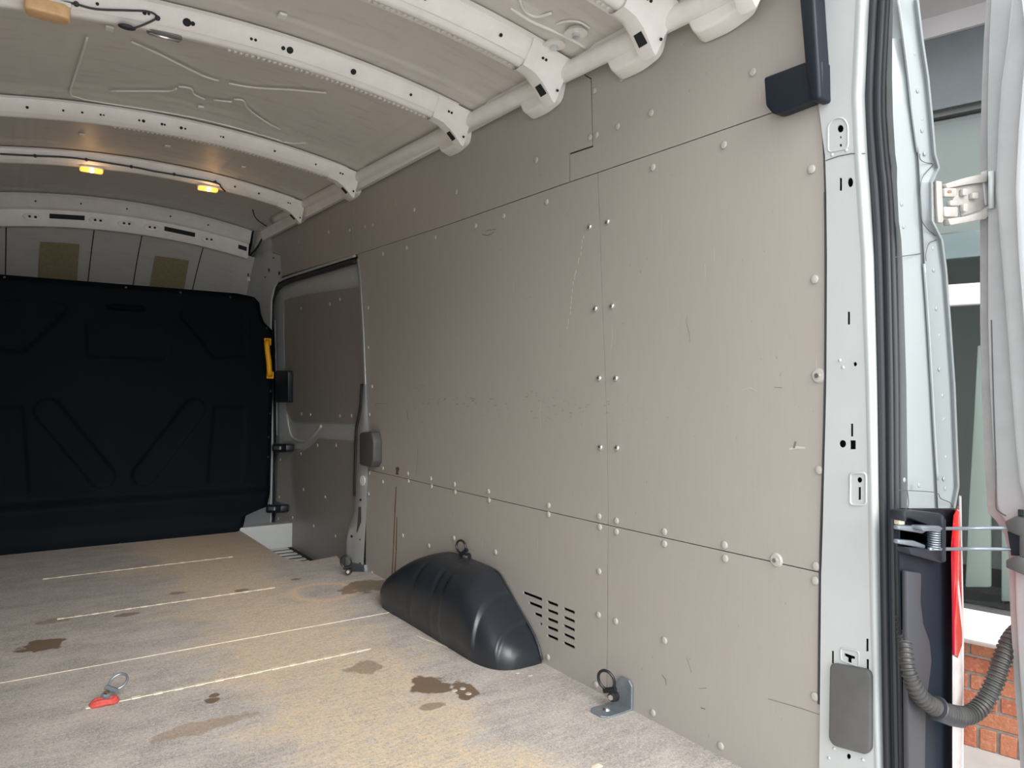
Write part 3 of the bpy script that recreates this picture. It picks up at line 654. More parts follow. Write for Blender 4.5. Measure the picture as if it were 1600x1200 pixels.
def rib(i, Y, x0=-.72, holes=(), tabs=True, wide=False):
    rt = empty('roof_rib', (0, Y + .05, zc(Y)), LAB[i], 'roof rib', 'ribs across the van roof')
    bm = newbm(); prev = None; N = 44
    for k_ in range(N + 1):
        X = x0 + (.70 - x0) * k_ / N; zz = zroof(X, Y)
        row = [bm.verts.new((X, Y + a * (1.15 if wide else 1), zz + b)) for a, b in PROF]
        if prev:
            for j in range(len(PROF) - 1): bm.faces.new((prev[j], prev[j + 1], row[j + 1], row[j]))
        prev = row
    obj('channel', bm, M['rib'], rt, smooth='auto', flip=True)
    # shadow gap and row of adhesive blobs along the front flange
    bm = newbm(); X = x0 + .1 if i not in (3,) else .05
    X = {1: .3, 2: -.45, 3: -.03, 4: -.22, 5: .62}.get(i, .3)
    while X < .62:
        add_box(bm, (X, Y + .084, zroof(X, Y) - .0455), (X + .010, Y + .097, zroof(X, Y) - .0385), .002, 1); X += .0165
    if bm.verts: b_ = obj('adhesive_bead', bm, M['rib'], rt); b_['kind'] = 'stuff'
    # end bracket: flares, bends down to the rail
    W = 1.15 if wide else 1
    secs = [(.625, 0, 0), (.640, .002, 0), (.668, .004, .002), (.700, .008, .012), (.726, .010, .026), (.748, .010, .040), (.758, .006, .044)]
    B2 = [(-.002, .004), (.003, -.012), (.010, -.019), (.034, -.047), (.040, -.0535), (.068, -.055), (.082, -.052), (.090, -.044), (.094, -.020), (.098, .004)]
    bm = newbm(); prev = None
    for (X, wd, dz) in secs:
        zz = zroof(X, Y); row = []
        for j, (a, b) in enumerate(B2):
            low = min(1, max(0, (-b - .012) / .036))
            aa = a + (wd * .3 + dz * .45) * low
            row.append(bm.verts.new((X + (.004 if j > 6 else 0), Y + aa * W, zz + b - dz * low)))
        if prev:
            for j in range(len(B2) - 1): bm.faces.new((prev[j], prev[j + 1], row[j + 1], row[j]))
        else: first_ = row
        prev = row
    bm.faces.new(prev)
    br = obj('end_bracket', bm, M['rib'], rt, smooth='auto', flip=True)
    zb = zroof(.715, Y)
    q = [(.700, Y + .056 * W, zroof(.7, Y) - .0685), (.726, Y + .060 * W, zroof(.726, Y) - .0825), (.728, Y + .086 * W, zroof(.728, Y) - .0825), (.702, Y + .080 * W, zroof(.702, Y) - .0680)]
    obj('bracket_window', prism(newbm(), q, (0, 0, -.0016)), M['void'], br, flip=True)
    for (X, f_) in ((.672, .35), (.683, .35), (.745, .95)):
        bm = newbm(); bmesh.ops.create_cone(bm, cap_ends=True, segments=8, radius1=.0038, radius2=.0038, depth=.004, matrix=Matrix.Rotation(math.radians(-51), 4, 'X'))
        d_ = .010 + .034 * f_ + (.03 if X > .7 else 0); bmesh.ops.translate(bm, verts=bm.verts, vec=(X, Y + (.008 + .026 * f_) * W - .004 + (.008 if X > .7 else 0), zroof(X, Y) - d_ - .003)); obj('bolt_hole', bm, M['void'], br)
    # gusset cup under the end, against the wall
    yc = Y + .055; zt = 1.80 + (Y - .9) * .026
    pol = rounded([(Y + .325, zt + .035), (Y + .285, zt - .02), (Y + .255, zt - .078), (Y + .17, zt - .080), (Y + .10, zt - .066), (Y + .065, zt + .03)], .022, 4)
    if i == 0: pol = [(a, b) for a, b in pol]
    bm = newbm(); prism(bm, [(.768, a, b) for a, b in pol], (.045, 0, 0)); yc = Y + .18
    for v in bm.verts:
        if v.co.x < .78: v.co.y = yc + (v.co.y - yc) * .86; v.co.z = zt + (v.co.z - zt) * .86
    bev(bm, .012, 3, 50); obj('gusset', bm, M['rib'], rt, smooth='auto')
    # bolt holes along the web
    for (X, r_) in holes:
        zz = zroof(X, Y); bm = newbm(); bmesh.ops.create_cone(bm, cap_ends=True, segments=12, radius1=r_, radius2=r_, depth=.002, matrix=Matrix.Rotation(math.radians(-51), 4, 'X'))
        bmesh.ops.translate(bm, verts=bm.verts, vec=(X, Y + .0165, zz - .0248)); obj('bolt_hole', bm, M['void'], rt)
    return rt
rib(0, RY[0]); rib(1, RY[1], wide=True, holes=[(.58, .005), (.60, .004), (.45, .006)]); rib(2, RY[2], wide=True, holes=[(.53, .005), (.30, .005), (.05, .005)])
rib(3, RY[3], holes=[(.53, .0045), (.33, .009), (.13, .010), (.11, .006), (.03, .004), (.018, .004), (-.155, .011), (-.14, .006), (-.26, .005), (-.25, .0035), (-.37, .004)])
rib(4, RY[4], holes=[(.56, .004), (.38, .0045), (.17, .004), (.16, .003), (.01, .006), (.025, .004), (-.06, .005), (-.05, .004), (-.125, .006), (-.14, .004), (-.27, .004), (-.26, .003), (-.33, .004), (-.39, .004), (-.5, .005)])
rib(5, RY[5], holes=[(.52, .005), (.40, .005)])
# dark pressed slots in the rib undersides
def slotbox(Y, Xs, dy=.05, w_=.07):
    pass
# ---- front header
YH = 4.90
hd = empty('roof_header', (0, YH, 1.85), 'wide front roof header with slots, above the black bulkhead', 'roof header')
HP = [(-.02, .004), (-.005, -.008), (.0, -.012), (.03, -.060), (.038, -.068), (.055, -.075), (.075, -.150), (.085, -.165), (.12, -.165), (.14, -.10)]
def hz(X): return 1.962 - .14 * X * X
bm = newbm(); prev = None
for k_ in range(49):
    X = -.80 + 1.56 * k_ / 48
    row = [bm.verts.new((X, YH + a, hz(X) + b)) for a, b in HP]
    if prev:
        for j in range(len(HP) - 1): bm.faces.new((prev[j], prev[j + 1], row[j + 1], row[j]))
    prev = row
obj('header_beam', bm, M['rib'], hd, smooth='auto', flip=True)
def hpoint(X, f): return Vector((X, YH + .055 + .02 * f - .0015, hz(X) - .075 - .075 * f))
for (x0, x1) in ((77, 132), (257, 305), (373, 386)):
    X0 = P(x0, 355, 1, YH + .06).x; X1 = P(x1, 360, 1, YH + .06).x
    bm = newbm(); prism(bm, [hpoint(X0, .28), hpoint(X1, .28), hpoint(X1, .62), hpoint(X0, .62)], (0, -.002, 0)); obj('slot', bm, M['void'], hd, flip=True)
for (x, y) in ((50, 353), (152, 360), (197, 366), (237, 370), (326, 385)):
    X = P(x, y, 1, YH + .06).x; bm = newbm(); c_ = hpoint(X, .55); pts = [c_ + Vector((.045 * math.cos(a), -.001, .022 * math.sin(a))) for a in [k * math.pi / 8 for k in range(16)]]
    prism(bm, pts, (0, -.006, 0)); bev(bm, .004, 2); bs = obj('pressed_boss', bm, M['rib'], hd, smooth='auto')
    for dx in (-.012, .016):
        bm = newbm(); bmesh.ops.create_cone(bm, cap_ends=True, segments=10, radius1=.007, radius2=.007, depth=.004, matrix=Matrix.Rotation(math.pi / 2, 4, 'X')); bmesh.ops.translate(bm, verts=bm.verts, vec=c_ + Vector((dx, -.008, 0))); obj('bolt_hole', bm, M['void'], bs)
for x in (55, 126, 198, 266, 325):
    X = P(x, 345, 1, YH + .02).x; bm = newbm(); bmesh.ops.create_cone(bm, cap_ends=True, segments=8, radius1=.005, radius2=.005, depth=.003, matrix=Matrix.Rotation(math.radians(-50), 4, 'X')); bmesh.ops.translate(bm, verts=bm.verts, vec=(X, YH + .014, hz(X) - .036)); obj('bolt_hole', bm, M['void'], hd)

# ---- front of the high roof, behind and above the bulkhead
wf = empty('wall_front', (0, 5.3, 1.5), 'grey inner skin of the high roof above the black bulkhead', kind='structure')
FX = [-.95, -.557, -.12, .14, .50, .95]
def fskin(X, v):                           # v 0 top .. 1 bottom
    Y = YH + .13 + v * (.75 - .15 * X * X); Z = 1.83 - .14 * X * X - .42 * v - .25 * v * v
    return Vector((X, Y, Z))
for a, b in zip(FX[:-1], FX[1:]):
    obj('roof_front_panel', grid(lambda u, v: fskin(a + .003 + (b - a - .006) * u, v * 1.14), 8, 18), M['roof'], wf, smooth=True)
obj('front_backing', grid(lambda u, v: fskin(-.95 + 1.9 * u, v * 1.14) + Vector((0, .02, .01)), 20, 18), M['void'], wf)
def fhit(x, y):
    d = ray(x, y); best = None
    for k_ in range(2600):
        p = CP + d * (3.9 + k_ * .001); v = (p.y - YH - .13) / (.75 - .15 * p.x * p.x)
        if 0 <= v <= 1.3 and p.z < 2:
            q = fskin(p.x, v)
            if best is None or abs(q.z - p.z) < best[0]: best = (abs(q.z - p.z), p.copy())
    return best[1] if best else CP + d * 5
for pol in (((63, 376), (124, 380), (120, 442), (60, 432)), ((242, 398), (295, 406), (286, 460), (232, 455))):
    c_ = []
    for p in pol:
        h_ = fhit(*p); c_.append((h_.x, (h_.y - YH - .13) / (.75 - .15 * h_.x * h_.x)))
    def fp(u, v):
        X = (c_[0][0] * (1 - u) + c_[1][0] * u) * (1 - v) + (c_[3][0] * (1 - u) + c_[2][0] * u) * v
        w_ = (c_[0][1] * (1 - u) + c_[1][1] * u) * (1 - v) + (c_[3][1] * (1 - u) + c_[2][1] * u) * v
        return fskin(X, w_) - Vector((0, .008, .008))
    bm = grid(fp, 6, 6)
    obj('felt_pad', bm, M['tan'], wf, flip=True)
obj('cab_sidewall', prism(newbm(), [(.97, 4.62, -.2), (.97, 6.0, -.2), (.95, 6.0, 2.05), (.92, 5.2, 2.05), (.92, 4.62, 2.05)], (.02, 0, 0)), M['navy'], wf)
obj('cab_sidewall', prism(newbm(), [(-.90, 4.62, .2), (-.90, 6.0, .2), (-.86, 6.0, 1.3), (-.86, 5.2, 1.95), (-.86, 4.62, 1.98)], (-.02, 0, 0)), M['navy'], wf)
obj('cab_void', box((-1, 5.9, -.3), (1, 5.95, 2.05)), M['void'], wf)
obj('roof_closing', box((.84, 4.6, 1.86), (1.0, 6.0, 2.05)), M['void'], wf)
obj('cab_floor', box((-1, 4.65, -.3), (1, 5.95, -.26)), M['void'], wf)

# ---- B pillar, white, front edge of the sliding door
bp_ = empty('trim_3', (.9, 4.7, 0), 'white pillar between the bulkhead and the sliding door', kind='structure')
bm = newbm(); poly = [(388, 408), (398, 360), (409, 345), (419, 352), (424, 358), (425, 395), (438, 399), (440, 431), (428, 448), (423, 470), (421, 560), (421, 860), (412, 862), (374, 828), (380, 600), (384, 455)]
obj('pillar_face', surf_panel([(p.y, p.z) for p in (S(x, y, .005) for x, y in poly)], .01, .005, gap=0), M['white'], bp_, smooth='auto')
for (x, y, a, b) in ((420, 422, 2, 6), (436, 427, 2.5, 6), (427, 403, 2, 2), (414, 433, 1.5, 2)):
    obj('bolt_hole', prism(newbm(), [S(p, q, .003) for p, q in ell(x, y, a, b, 8)], (.002, 0, 0)), M['void'], bp_)
bm = newbm(); prism(bm, [S(x, y, -.015) for x, y in ((396, 363), (407, 345), (419, 350), (421, 362), (409, 372), (397, 388), (394, 380))], (.02, 0, 0)); bev(bm, .003, 2)
obj('corner_gusset', bm, M['rib'], bp_, smooth='auto')

# ---- sliding door
OD = .055
sd = empty('door_1', tuple(S(500, 880, OD)), 'sliding side door, white frame with two grey plywood infill panels', kind='structure')
frm = [(426, 470), (430, 450), (443, 436), (500, 417), (558, 402), (564, 440), (572, 520), (574, 640), (562, 700), (558, 900), (470, 884), (425, 855)]
obj('door_frame', surf_panel([(p.y, p.z) for p in (S(x, y, OD) for x, y in frm)], .02, OD, gap=0), M['white'], sd, smooth='auto')
up = [(447, 470), (456, 466), (500, 458), (562, 449), (573, 520), (574, 660), (552, 661), (500, 659), (461, 658), (455, 650), (450, 640), (449, 600), (447, 520)]
lo = [(436, 722), (438, 716), (450, 700), (455, 695), (470, 702), (481, 703), (490, 696), (500, 685), (555, 691), (560, 735), (560, 900), (470, 884), (435, 857)]
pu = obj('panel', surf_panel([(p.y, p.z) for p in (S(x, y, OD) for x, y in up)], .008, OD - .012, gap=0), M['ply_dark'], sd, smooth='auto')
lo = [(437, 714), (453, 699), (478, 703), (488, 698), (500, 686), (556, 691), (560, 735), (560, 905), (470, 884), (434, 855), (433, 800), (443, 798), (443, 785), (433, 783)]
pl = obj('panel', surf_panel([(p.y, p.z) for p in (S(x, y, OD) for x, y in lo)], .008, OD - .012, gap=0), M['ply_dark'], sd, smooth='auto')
for a in ((470, 482), (515, 475), (531, 468), (471, 647), (485, 648), (531, 650), (549, 650)): stud(RV, *a, pu, OD - .012)
for a in ((438, 718), (470, 709), (496, 696), (525, 696), (474, 765), (508, 777), (436, 777), (435, 811), (457, 809), (490, 822), (524, 838), (466, 862)): stud(RV, *a, pl, OD - .012)
# pressed relief of the frame
def dtube(pxs, r, m='white', n='pressed_rib', off=OD - .004): return obj(n, tube(newbm(), smoothline([S(x, y, off) for x, y in pxs], 4), r, 8), M[m], sd, smooth=True)
dtube([(560, 456), (500, 464), (462, 472), (449, 480), (446, 495), (447, 560), (448, 620), (451, 642), (460, 654), (500, 656)], .014, off=OD + .004)
dtube([(431, 500), (433, 580), (434, 680)], .012, off=OD + .006)
dtube([(449, 645), (452, 668), (458, 684), (475, 690), (490, 680), (503, 665)], .010, off=OD + .002)
for (x, y) in ((437, 455), (483, 444), (526, 436), (551, 432), (437, 650), (437, 676)):
    bm = newbm(); bmesh.ops.create_uvsphere(bm, u_segments=10, v_segments=6, radius=.022, matrix=Matrix.Diagonal((.3, .8, 1, 1))); p = S(x, y, OD + .004); bmesh.ops.translate(bm, verts=bm.verts, vec=p); obj('pressed_dimple', bm, M['white'], sd, smooth=True)
# black seal round the opening
obj('door_seal', tube(newbm(), smoothline([S(x, y, .035) for x, y in ((556, 407), (530, 415), (490, 427), (450, 440), (434, 450), (426, 465), (423, 490), (424, 540), (426, 640), (425, 760), (423, 862))], 5), .017, 10), M['rubber'], sd, smooth=True)
obj('seal_flange', tube(newbm(), smoothline([S(x, y, .012) for x, y in ((556, 399), (530, 407), (490, 420), (450, 433), (435, 440))], 4), .008, 8), M['white'], sd, smooth=True)
for (x, y, ww, hh) in ((436, 700, 22, 13), (427, 795, 24, 13)):
    bm = newbm(); prism(bm, [S(a, b, -.01) for a, b in rounded(rect(x, y, ww, hh), 3, 3)], (.05, 0, 0)); bev(bm, .004, 2)
    lt = obj('door_latch', bm, M['black'], sd, smooth='auto')
    bm = newbm(); prism(bm, [S(a, b, -.02) for a, b in rect(x - 4, y, 9, 6)], (.012, 0, 0)); bev(bm, .003, 1); obj('latch_bolt', bm, M['zinc'], lt)
bm = newbm(); prism(bm, [S(a, b, .01) for a, b in rounded(rect(440, 604, 20, 50), 3, 3)], (.04, 0, 0)); bev(bm, .004, 2); obj('door_lock_housing', bm, M['black'], sd, smooth='auto')
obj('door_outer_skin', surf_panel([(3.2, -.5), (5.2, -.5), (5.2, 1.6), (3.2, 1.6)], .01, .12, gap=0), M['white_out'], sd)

# ================================================================== THINGS
# ---- bulkhead
YB = 4.58
bk = empty('bulkhead', (0, YB, 0), 'black moulded plastic bulkhead closing off the front of the load bay', 'bulkhead')
def BX(x, y): p = P(x, y, 1, YB); return Vector((p.x, p.z))
def seg_d(p, a, b):
    t = max(0, min(1, (p - a).dot(b - a) / (b - a).length_squared)); return (p - (a + (b - a) * t)).length
def pol_sd(p, pol):
    n = len(pol); d = 1e9; ins = False
    for i in range(n):
        a, b = pol[i], pol[(i + 1) % n]; d = min(d, seg_d(p, a, b))
        if (a.y > p.y) != (b.y > p.y) and p.x < (b.x - a.x) * (p.y - a.y) / (b.y - a.y) + a.x: ins = not ins
    return -d if ins else d
rectp = [BX(146, 511), BX(252, 516), BX(250, 553), BX(145, 549)]
tri = [BX(292, 494), BX(378, 500), BX(378, 548), BX(340, 552)]
def mir(pol): return [Vector((-p.x, p.y)) for p in pol]
cap = (BX(304, 640), BX(226, 742)); Lw = .062
vert = [BX(340, 640), BX(378, 640), BX(374, 748), BX(330, 749)]
shapes = [('p', rectp, .03, .006), ('p', tri, .03, .007), ('p', mir(tri), .03, .007), ('p', vert, .02, .007), ('p', mir(vert), .02, .007), ('c', cap, .062, .009), ('c', tuple(Vector((-p.x, p.y)) for p in cap), .062, .009)]
def depth(p):
    h = 0
    for ty, g_, r_, dp in shapes:
        s_ = (pol_sd(p, g_) - r_) if ty == 'p' else seg_d(p, *g_) - r_
        h = max(h, dp * sstep(.012, -.012, s_))
    s_ = seg_d(Vector((p.x, (p.y - BX(200, 481).y) * 2.4)), Vector((-.07, 0)), Vector((.07, 0)))
    h += .02 * sstep(.032, .02, s_)
    return h
def xr(z):
    pts = [(0, .625), (.015, .64), (.085, .66), (.10, .70), (.13, .79), (.25, .815), (.9, .825), (1.10, .835), (1.22, .82), (1.27, .765), (1.32, .745), (1.39, .735), (1.425, .70), (1.437, .60)]
    for i in range(len(pts) - 1):
        if z <= pts[i + 1][0]: t = (z - pts[i][0]) / (pts[i + 1][0] - pts[i][0]); return pts[i][1] + (pts[i + 1][1] - pts[i][1]) * t
    return pts[-1][1]
def bf(u, v):
    z = 1.437 * v; X = (2 * u - 1) * xr(z); p = Vector((X, z)); h = depth(p)
    prot = .03 * sstep(.27, .2, z) + .02 * sstep(.12, .03, z)
    edge = min(xr(z) - abs(X), 1.437 - z); prot -= .025 * sstep(.03, 0, edge)
    return (X, YB - .0 + h - prot, z)
obj('moulded_panel', grid(bf, 260, 200), M['bulk'], bk, smooth=True)
sl = bmesh.new(); bmesh.ops.create_cone(sl, cap_ends=True, segments=10, radius1=.006, radius2=.005, depth=.004, matrix=Matrix.Rotation(math.pi / 2, 4, 'X'))
first = None
for (x, y) in ((7, 433), (197, 449), (282, 457), (360, 464), (417, 513), (423, 611), (422, 646), (420, 683), (419, 714)):
    p = P(x, y, 1, YB - .006)
    if first is None:
        bmesh.ops.translate(sl, verts=sl.verts, vec=p); first = obj('rivet', sl, M['black'], bk)
    else: inst(first, (p.x, p.y, p.z - .006), bk)
# yellow grab handle
hp = [P(x, y, 1, YB - d - .03) for x, y, d in ((418, 534, .0), (417, 536, .03), (418, 550, .04), (420, 565, .04), (421, 582, .035), (422, 586, .0))]
gh = empty('grab_handle', tuple(hp[3]), 'yellow grab handle at the right edge of the black bulkhead', 'handle')
obj('grip', tube(newbm(), smoothline(hp, 5), .016, 10), M['yellow'], gh, smooth=True)
for q in (hp[0], hp[-1]):
    obj('mount', box(q - Vector((.022, .006, .022)), q + Vector((.022, .004, .022)), .004), M['yellow'], gh)

# ---- wheel arch cover
wa = empty('wheel_arch_cover', (.79, 2.35, 0), 'black moulded plastic wheel arch cover against the plywood side wall', 'wheel arch cover')
def arch_z(Y):
    pts = [(1.875, 0), (1.885, .02), (1.92, .075), (2.02, .15), (2.10, .212), (2.14, .236), (2.22, .243), (2.40, .243), (2.48, .238), (2.54, .215), (2.64, .15), (2.80, .045), (2.86, 0), (2.99, 0)]
    for i in range(len(pts) - 1):
        if Y <= pts[i + 1][0]: t = (Y - pts[i][0]) / (pts[i + 1][0] - pts[i][0]); return pts[i][1] + (pts[i + 1][1] - pts[i][1]) * t
    return 0
FP_ = smoothline([Vector(p) for p in ((.888, 1.886, 0), (.845, 1.883, 0), (.775, 1.889, 0), (.728, 1.925, 0), (.704, 2.0, 0), (.702, 2.12, 0), (.702, 2.3, 0), (.702, 2.5, 0), (.702, 2.69, 0), (.74, 2.76, 0), (.82, 2.82, 0), (.888, 2.87, 0))], 12)
WP_ = [1.884, 1.895, 1.925, 1.975, 2.06, 2.16, 2.32, 2.47, 2.62, 2.72, 2.80, 2.86]
def arch(u, v):
    i = u * (len(FP_) - 1); a0 = int(min(i, len(FP_) - 2)); f = FP_[a0].lerp(FP_[a0 + 1], i - a0)
    j = u * 11; b0 = int(min(j, 10)); yw = WP_[b0] + (WP_[b0 + 1] - WP_[b0]) * (j - b0)
    H = (arch_z(yw) + arch_z(max(1.876, yw - .015)) + arch_z(min(2.99, yw + .015))) / 3
    a = v * math.pi / 2; e = 2.9
    cx = abs(math.sin(a)) ** (2 / e); cz = abs(math.cos(a)) ** (2 / e)
    return Vector((.886 + (f.x - .886) * cx, yw + (f.y - yw) * cx ** 1.6, H * cz))
def arch2(u, v):
    p = arch(u, v); g_ = 0
    for c_ in (.54, .61): g_ += .006 * math.exp(-((u - c_) / .006) ** 2)
    st_ = .011 * sstep(.357, .366, u) + .011 * sstep(.252, .261, u) - .005 * sstep(.50, .51, u)
    d_ = Vector((-1, 0, .9)).normalized(); return p + d_ * (st_ - g_ * .6) * sstep(0, .05, p.z) 
obj('arch_shell', grid(arch2, 300, 44), M['black'], wa, smooth=True, flip=True)
bm = newbm(); tube(bm, smoothline([Vector((.884, y, arch_z(y) + .003)) for y in (1.88, 1.92, 2.02, 2.10, 2.14, 2.22, 2.4, 2.48, 2.54, 2.64, 2.8, 2.86)], 3), .004, 6); obj('edge_flange', bm, M['rubber'], wa, smooth=True)

# ---- lashing rings
def lashing(name, loc, label, normal, ringdir, r=.026, bracket=None, knob=True, rod=.0042, mt='iron', tall=1.15):
    t = empty(name, tuple(loc), label, 'lashing ring', 'lashing rings in the load bay')
    n_ = Vector(normal).normalized(); d_ = Vector(ringdir).normalized(); s_ = n_.cross(d_).normalized()
    c_ = Vector(loc) + n_ * .012
    bm = newbm(); bmesh.ops.create_cone(bm, cap_ends=True, segments=20, radius1=.0165, radius2=.013, depth=.016, matrix=n_.to_track_quat('Z', 'Y').to_matrix().to_4x4())
    bmesh.ops.translate(bm, verts=bm.verts, vec=c_); obj('swivel_base', bm, M[mt], t, smooth='auto')
    bm = newbm(); bmesh.ops.create_cone(bm, cap_ends=True, segments=6, radius1=.0085, radius2=.008, depth=.008, matrix=n_.to_track_quat('Z', 'Y').to_matrix().to_4x4())
    bmesh.ops.translate(bm, verts=bm.verts, vec=c_ + n_ * .011); obj('bolt', bm, M['chrome'], t)
    e1 = c_ + d_ * .02 + n_ * .004
    bm = newbm(); tube(bm, [e1 - s_ * .019, e1 + s_ * .019], .0075, 10); obj('hinge_barrel', bm, M[mt], t, smooth='auto')
    cc = e1 + d_ * (r * tall); pts = []
    for k_ in range(28):
        a = math.radians(-90 + 360 * k_ / 28); pts.append(cc + s_ * math.cos(a) * r + d_ * math.sin(a) * r * tall * (1.0))
    obj('ring', tube(newbm(), pts, rod, 8, closed=True), M[mt], t, smooth=True)
    return t
# near ring with bracket
p0 = S(981, 1112); yb0 = p0.y
t = lashing('lashing_ring', (.862, S(978, 1106).y + .012, .034), 'black lashing ring on a zinc angle bracket, nearest the rear pillar', (-1, -.35, .1), (-.25, .3, 1), r=.024)
yy = S(978, 1106).y + .005
bm = newbm(); prism(bm, [(.884, yy - .036, 0), (.884, yy + .034, 0), (.884, yy + .034, .045), (.884, yy + .012, .082), (.884, yy - .024, .082), (.884, yy - .036, .07)], (.006, 0, 0)); bev(bm, .0015, 1)
obj('wall_plate', bm, M['zinc'], t)
bm = newbm(); prism(bm, [(.889, yy - .036, 0.0005), (.889, yy + .034, .0005), (.80, yy + .034, .0005), (.785, yy + .02, .0005), (.785, yy - .02, .0005), (.80, yy - .036, .0005)], (0, 0, .005)); bev(bm, .0015, 1)
obj('floor_plate', bm, M['zinc'], t)
bm = newbm(); bmesh.ops.create_cone(bm, cap_ends=True, segments=14, radius1=.011, radius2=.007, depth=.005); bmesh.ops.translate(bm, verts=bm.verts, vec=(.825, yy, .008)); obj('bolt', bm, M['chrome'], t)
# ring above the wheel arch
p = S(734, 872); lashing('lashing_ring', (p.x - .004, p.y, p.z + .004), 'black lashing ring on the side wall above the wheel arch cover', (-1, -.25, .25), (-.15, .75, .9), r=.021)
# ring at the C pillar foot
p = P(545, 893, 2, .02); lashing('lashing_ring', (p.x, p.y, .022), 'black lashing ring at the foot of the white door pillar', (-.6, -1, .1), (-.2, .15, 1), r=.024)
# floor ring
p = P(166, 1096, 2, 0); t = lashing('lashing_ring', (p.x, p.y, .004), 'steel lashing ring standing on the floor with red webbing round it', (.0, -.3, 1), (.75, .55, .55), r=.022, mt='zinc', rod=.0036)
q = P(163, 1101, 2, 0)
st_ = empty('strap', (q.x, q.y, 0), 'short red webbing strap looped round the floor ring', 'strap')
for k_, (rr, zz) in enumerate(((.030, .006), (.026, .012))):
    bm = newbm(); tube(bm, [(q.x + rr * math.cos(a) * 1.05, q.y + rr * .42 * math.sin(a), zz + .002 * math.sin(3 * a + k_)) for a in [2 * math.pi * j / 26 for j in range(26)]], .0062, 8, closed=True); obj('strap_turn', bm, M['red_strap'], st_, smooth=True)

# ---- pads and black trim
bm = newbm(); prism(bm, [S(x, y, -.045) for x, y in rounded([(561, 676), (580, 674), (583, 690), (583, 722), (579, 731), (561, 727)], 3, 3)], (.05, 0, 0)); bev(bm, .010, 3, 50)
tag(obj('door_buffer', bm, M['grey_pad'], smooth='auto'), 'dark grey rubber buffer block on the sliding door pillar', 'buffer')
bm = newbm(); pd = [(1296, 1036), (1355, 1047), (1361, 1056), (1360, 1172), (1352, 1180), (1302, 1166), (1294, 1155)]
prism(bm, [S(x, y, -.016) for x, y in rounded(pd, 9, 4)], (.014, 0, 0)); bev(bm, .004, 3, 50)
tag(obj('pillar_pad', bm, mat('grey_plastic_cover', (.105, .105, .103), .5, noise=.1, nscale=15), smooth='auto'), 'flat grey plastic cover near the foot of the rear pillar', 'cover')
bt = empty('pillar_trim', tuple(S(1240, 150, -.03)), 'black plastic trim post and box at the top of the side wall', 'trim')
bm = newbm(); prism(bm, [S(x, y, -.035) for x, y in rounded([(1193, 121), (1259, 96), (1284, 94), (1285, 150), (1215, 177), (1207, 178), (1196, 165)], 4, 3)], (.035, 0, 0)); bev(bm, .006, 3, 50); obj('box_cover', bm, M['navy'], bt, smooth='auto')
bm = newbm(); prism(bm, [S(x, y, -.045) for x, y in ((1243, -60), (1268, -60), (1273, 20), (1279, 110), (1281, 154), (1266, 158), (1257, 100), (1251, 30))], (.045, 0, 0)); bev(bm, .006, 3, 50); obj('post_cover', bm, M['navy'], bt, smooth='auto')

# ---- lamps on the rib and cables
def rib_pt(x, y, Y, dz=-.02, dy=.018):
    p = P(x, y, 1, Y + dy); return Vector((p.x, Y + dy, zroof(p.x, Y) + dz))
def lamp(x, y, Y, label, lit):
    dy = .055; p = P(x, y, 1, Y + dy); p = Vector((p.x, p.y, zroof(p.x, Y) - .052))
    t = empty('roof_lamp', tuple(p), label, 'lamp', 'lamps on the roof ribs')
    pol = rounded([(p.x - .05, p.y - .022), (p.x + .05, p.y - .022), (p.x + .05, p.y + .022), (p.x - .05, p.y + .022)], .016, 4)
    bm = newbm(); prism(bm, [(a, b, p.z + .004) for a, b in pol], (0, 0, -.006)); obj('lamp_base', bm, M['rib'], t, flip=True)
    bm = newbm(); prism(bm, [(a, b, p.z - .002) for a, b in inset_poly(pol, .003)], (0, 0, -.016)); bev(bm, .006, 3, 50); obj('lens', bm, M['amber' if lit else 'amber_off'], t, smooth='auto')
    if lit:
        bm = newbm(); bmesh.ops.create_uvsphere(bm, u_segments=12, v_segments=8, radius=.012); bmesh.ops.translate(bm, verts=bm.verts, vec=(p.x, p.y - .013, p.z - .012)); obj('bulb', bm, M['amber_core'], t, smooth=True)
        l = bpy.data.lights.new('lamp_glow', 'POINT'); l.energy = .12; l.color = (1, .55, .22); l.shadow_soft_size = .02
        lo_ = bpy.data.objects.new('lamp_glow', l); COL.objects.link(lo_); lo_.location = p + Vector((0, -.03, -.035))
    return t
lamp(143, 261, RY[5], 'left one of the two lit amber lamps on the far roof rib', True)
lamp(325, 291, RY[5], 'right one of the two lit amber lamps, nearer the side wall', True)
# unlit peach lamp on rib 3, placed by photo
p = P(75, 2, 1, RY[3] + .02); t = empty('roof_lamp', tuple(p), 'unlit peach coloured lamp at the top left of the photo', 'lamp')
px, py, pz = p.x, RY[3] + .035, zroof(p.x, RY[3]) - .05
pol = rounded([(px - .052, py - .03), (px + .045, py - .03), (px + .052, py + .012), (px + .02, py + .03), (px - .045, py + .022)], .016, 4)
bm = newbm(); prism(bm, [(a, b, pz + .012) for a, b in pol], (0, 0, -.034)); bev(bm, .006, 3, 50); obj('lens', bm, M['amber_off'], t, smooth='auto')
obj('lamp_base', box((px - .05, py - .025, pz + .008), (px + .05, py + .025, pz + .02), .003), M['rib'], t)

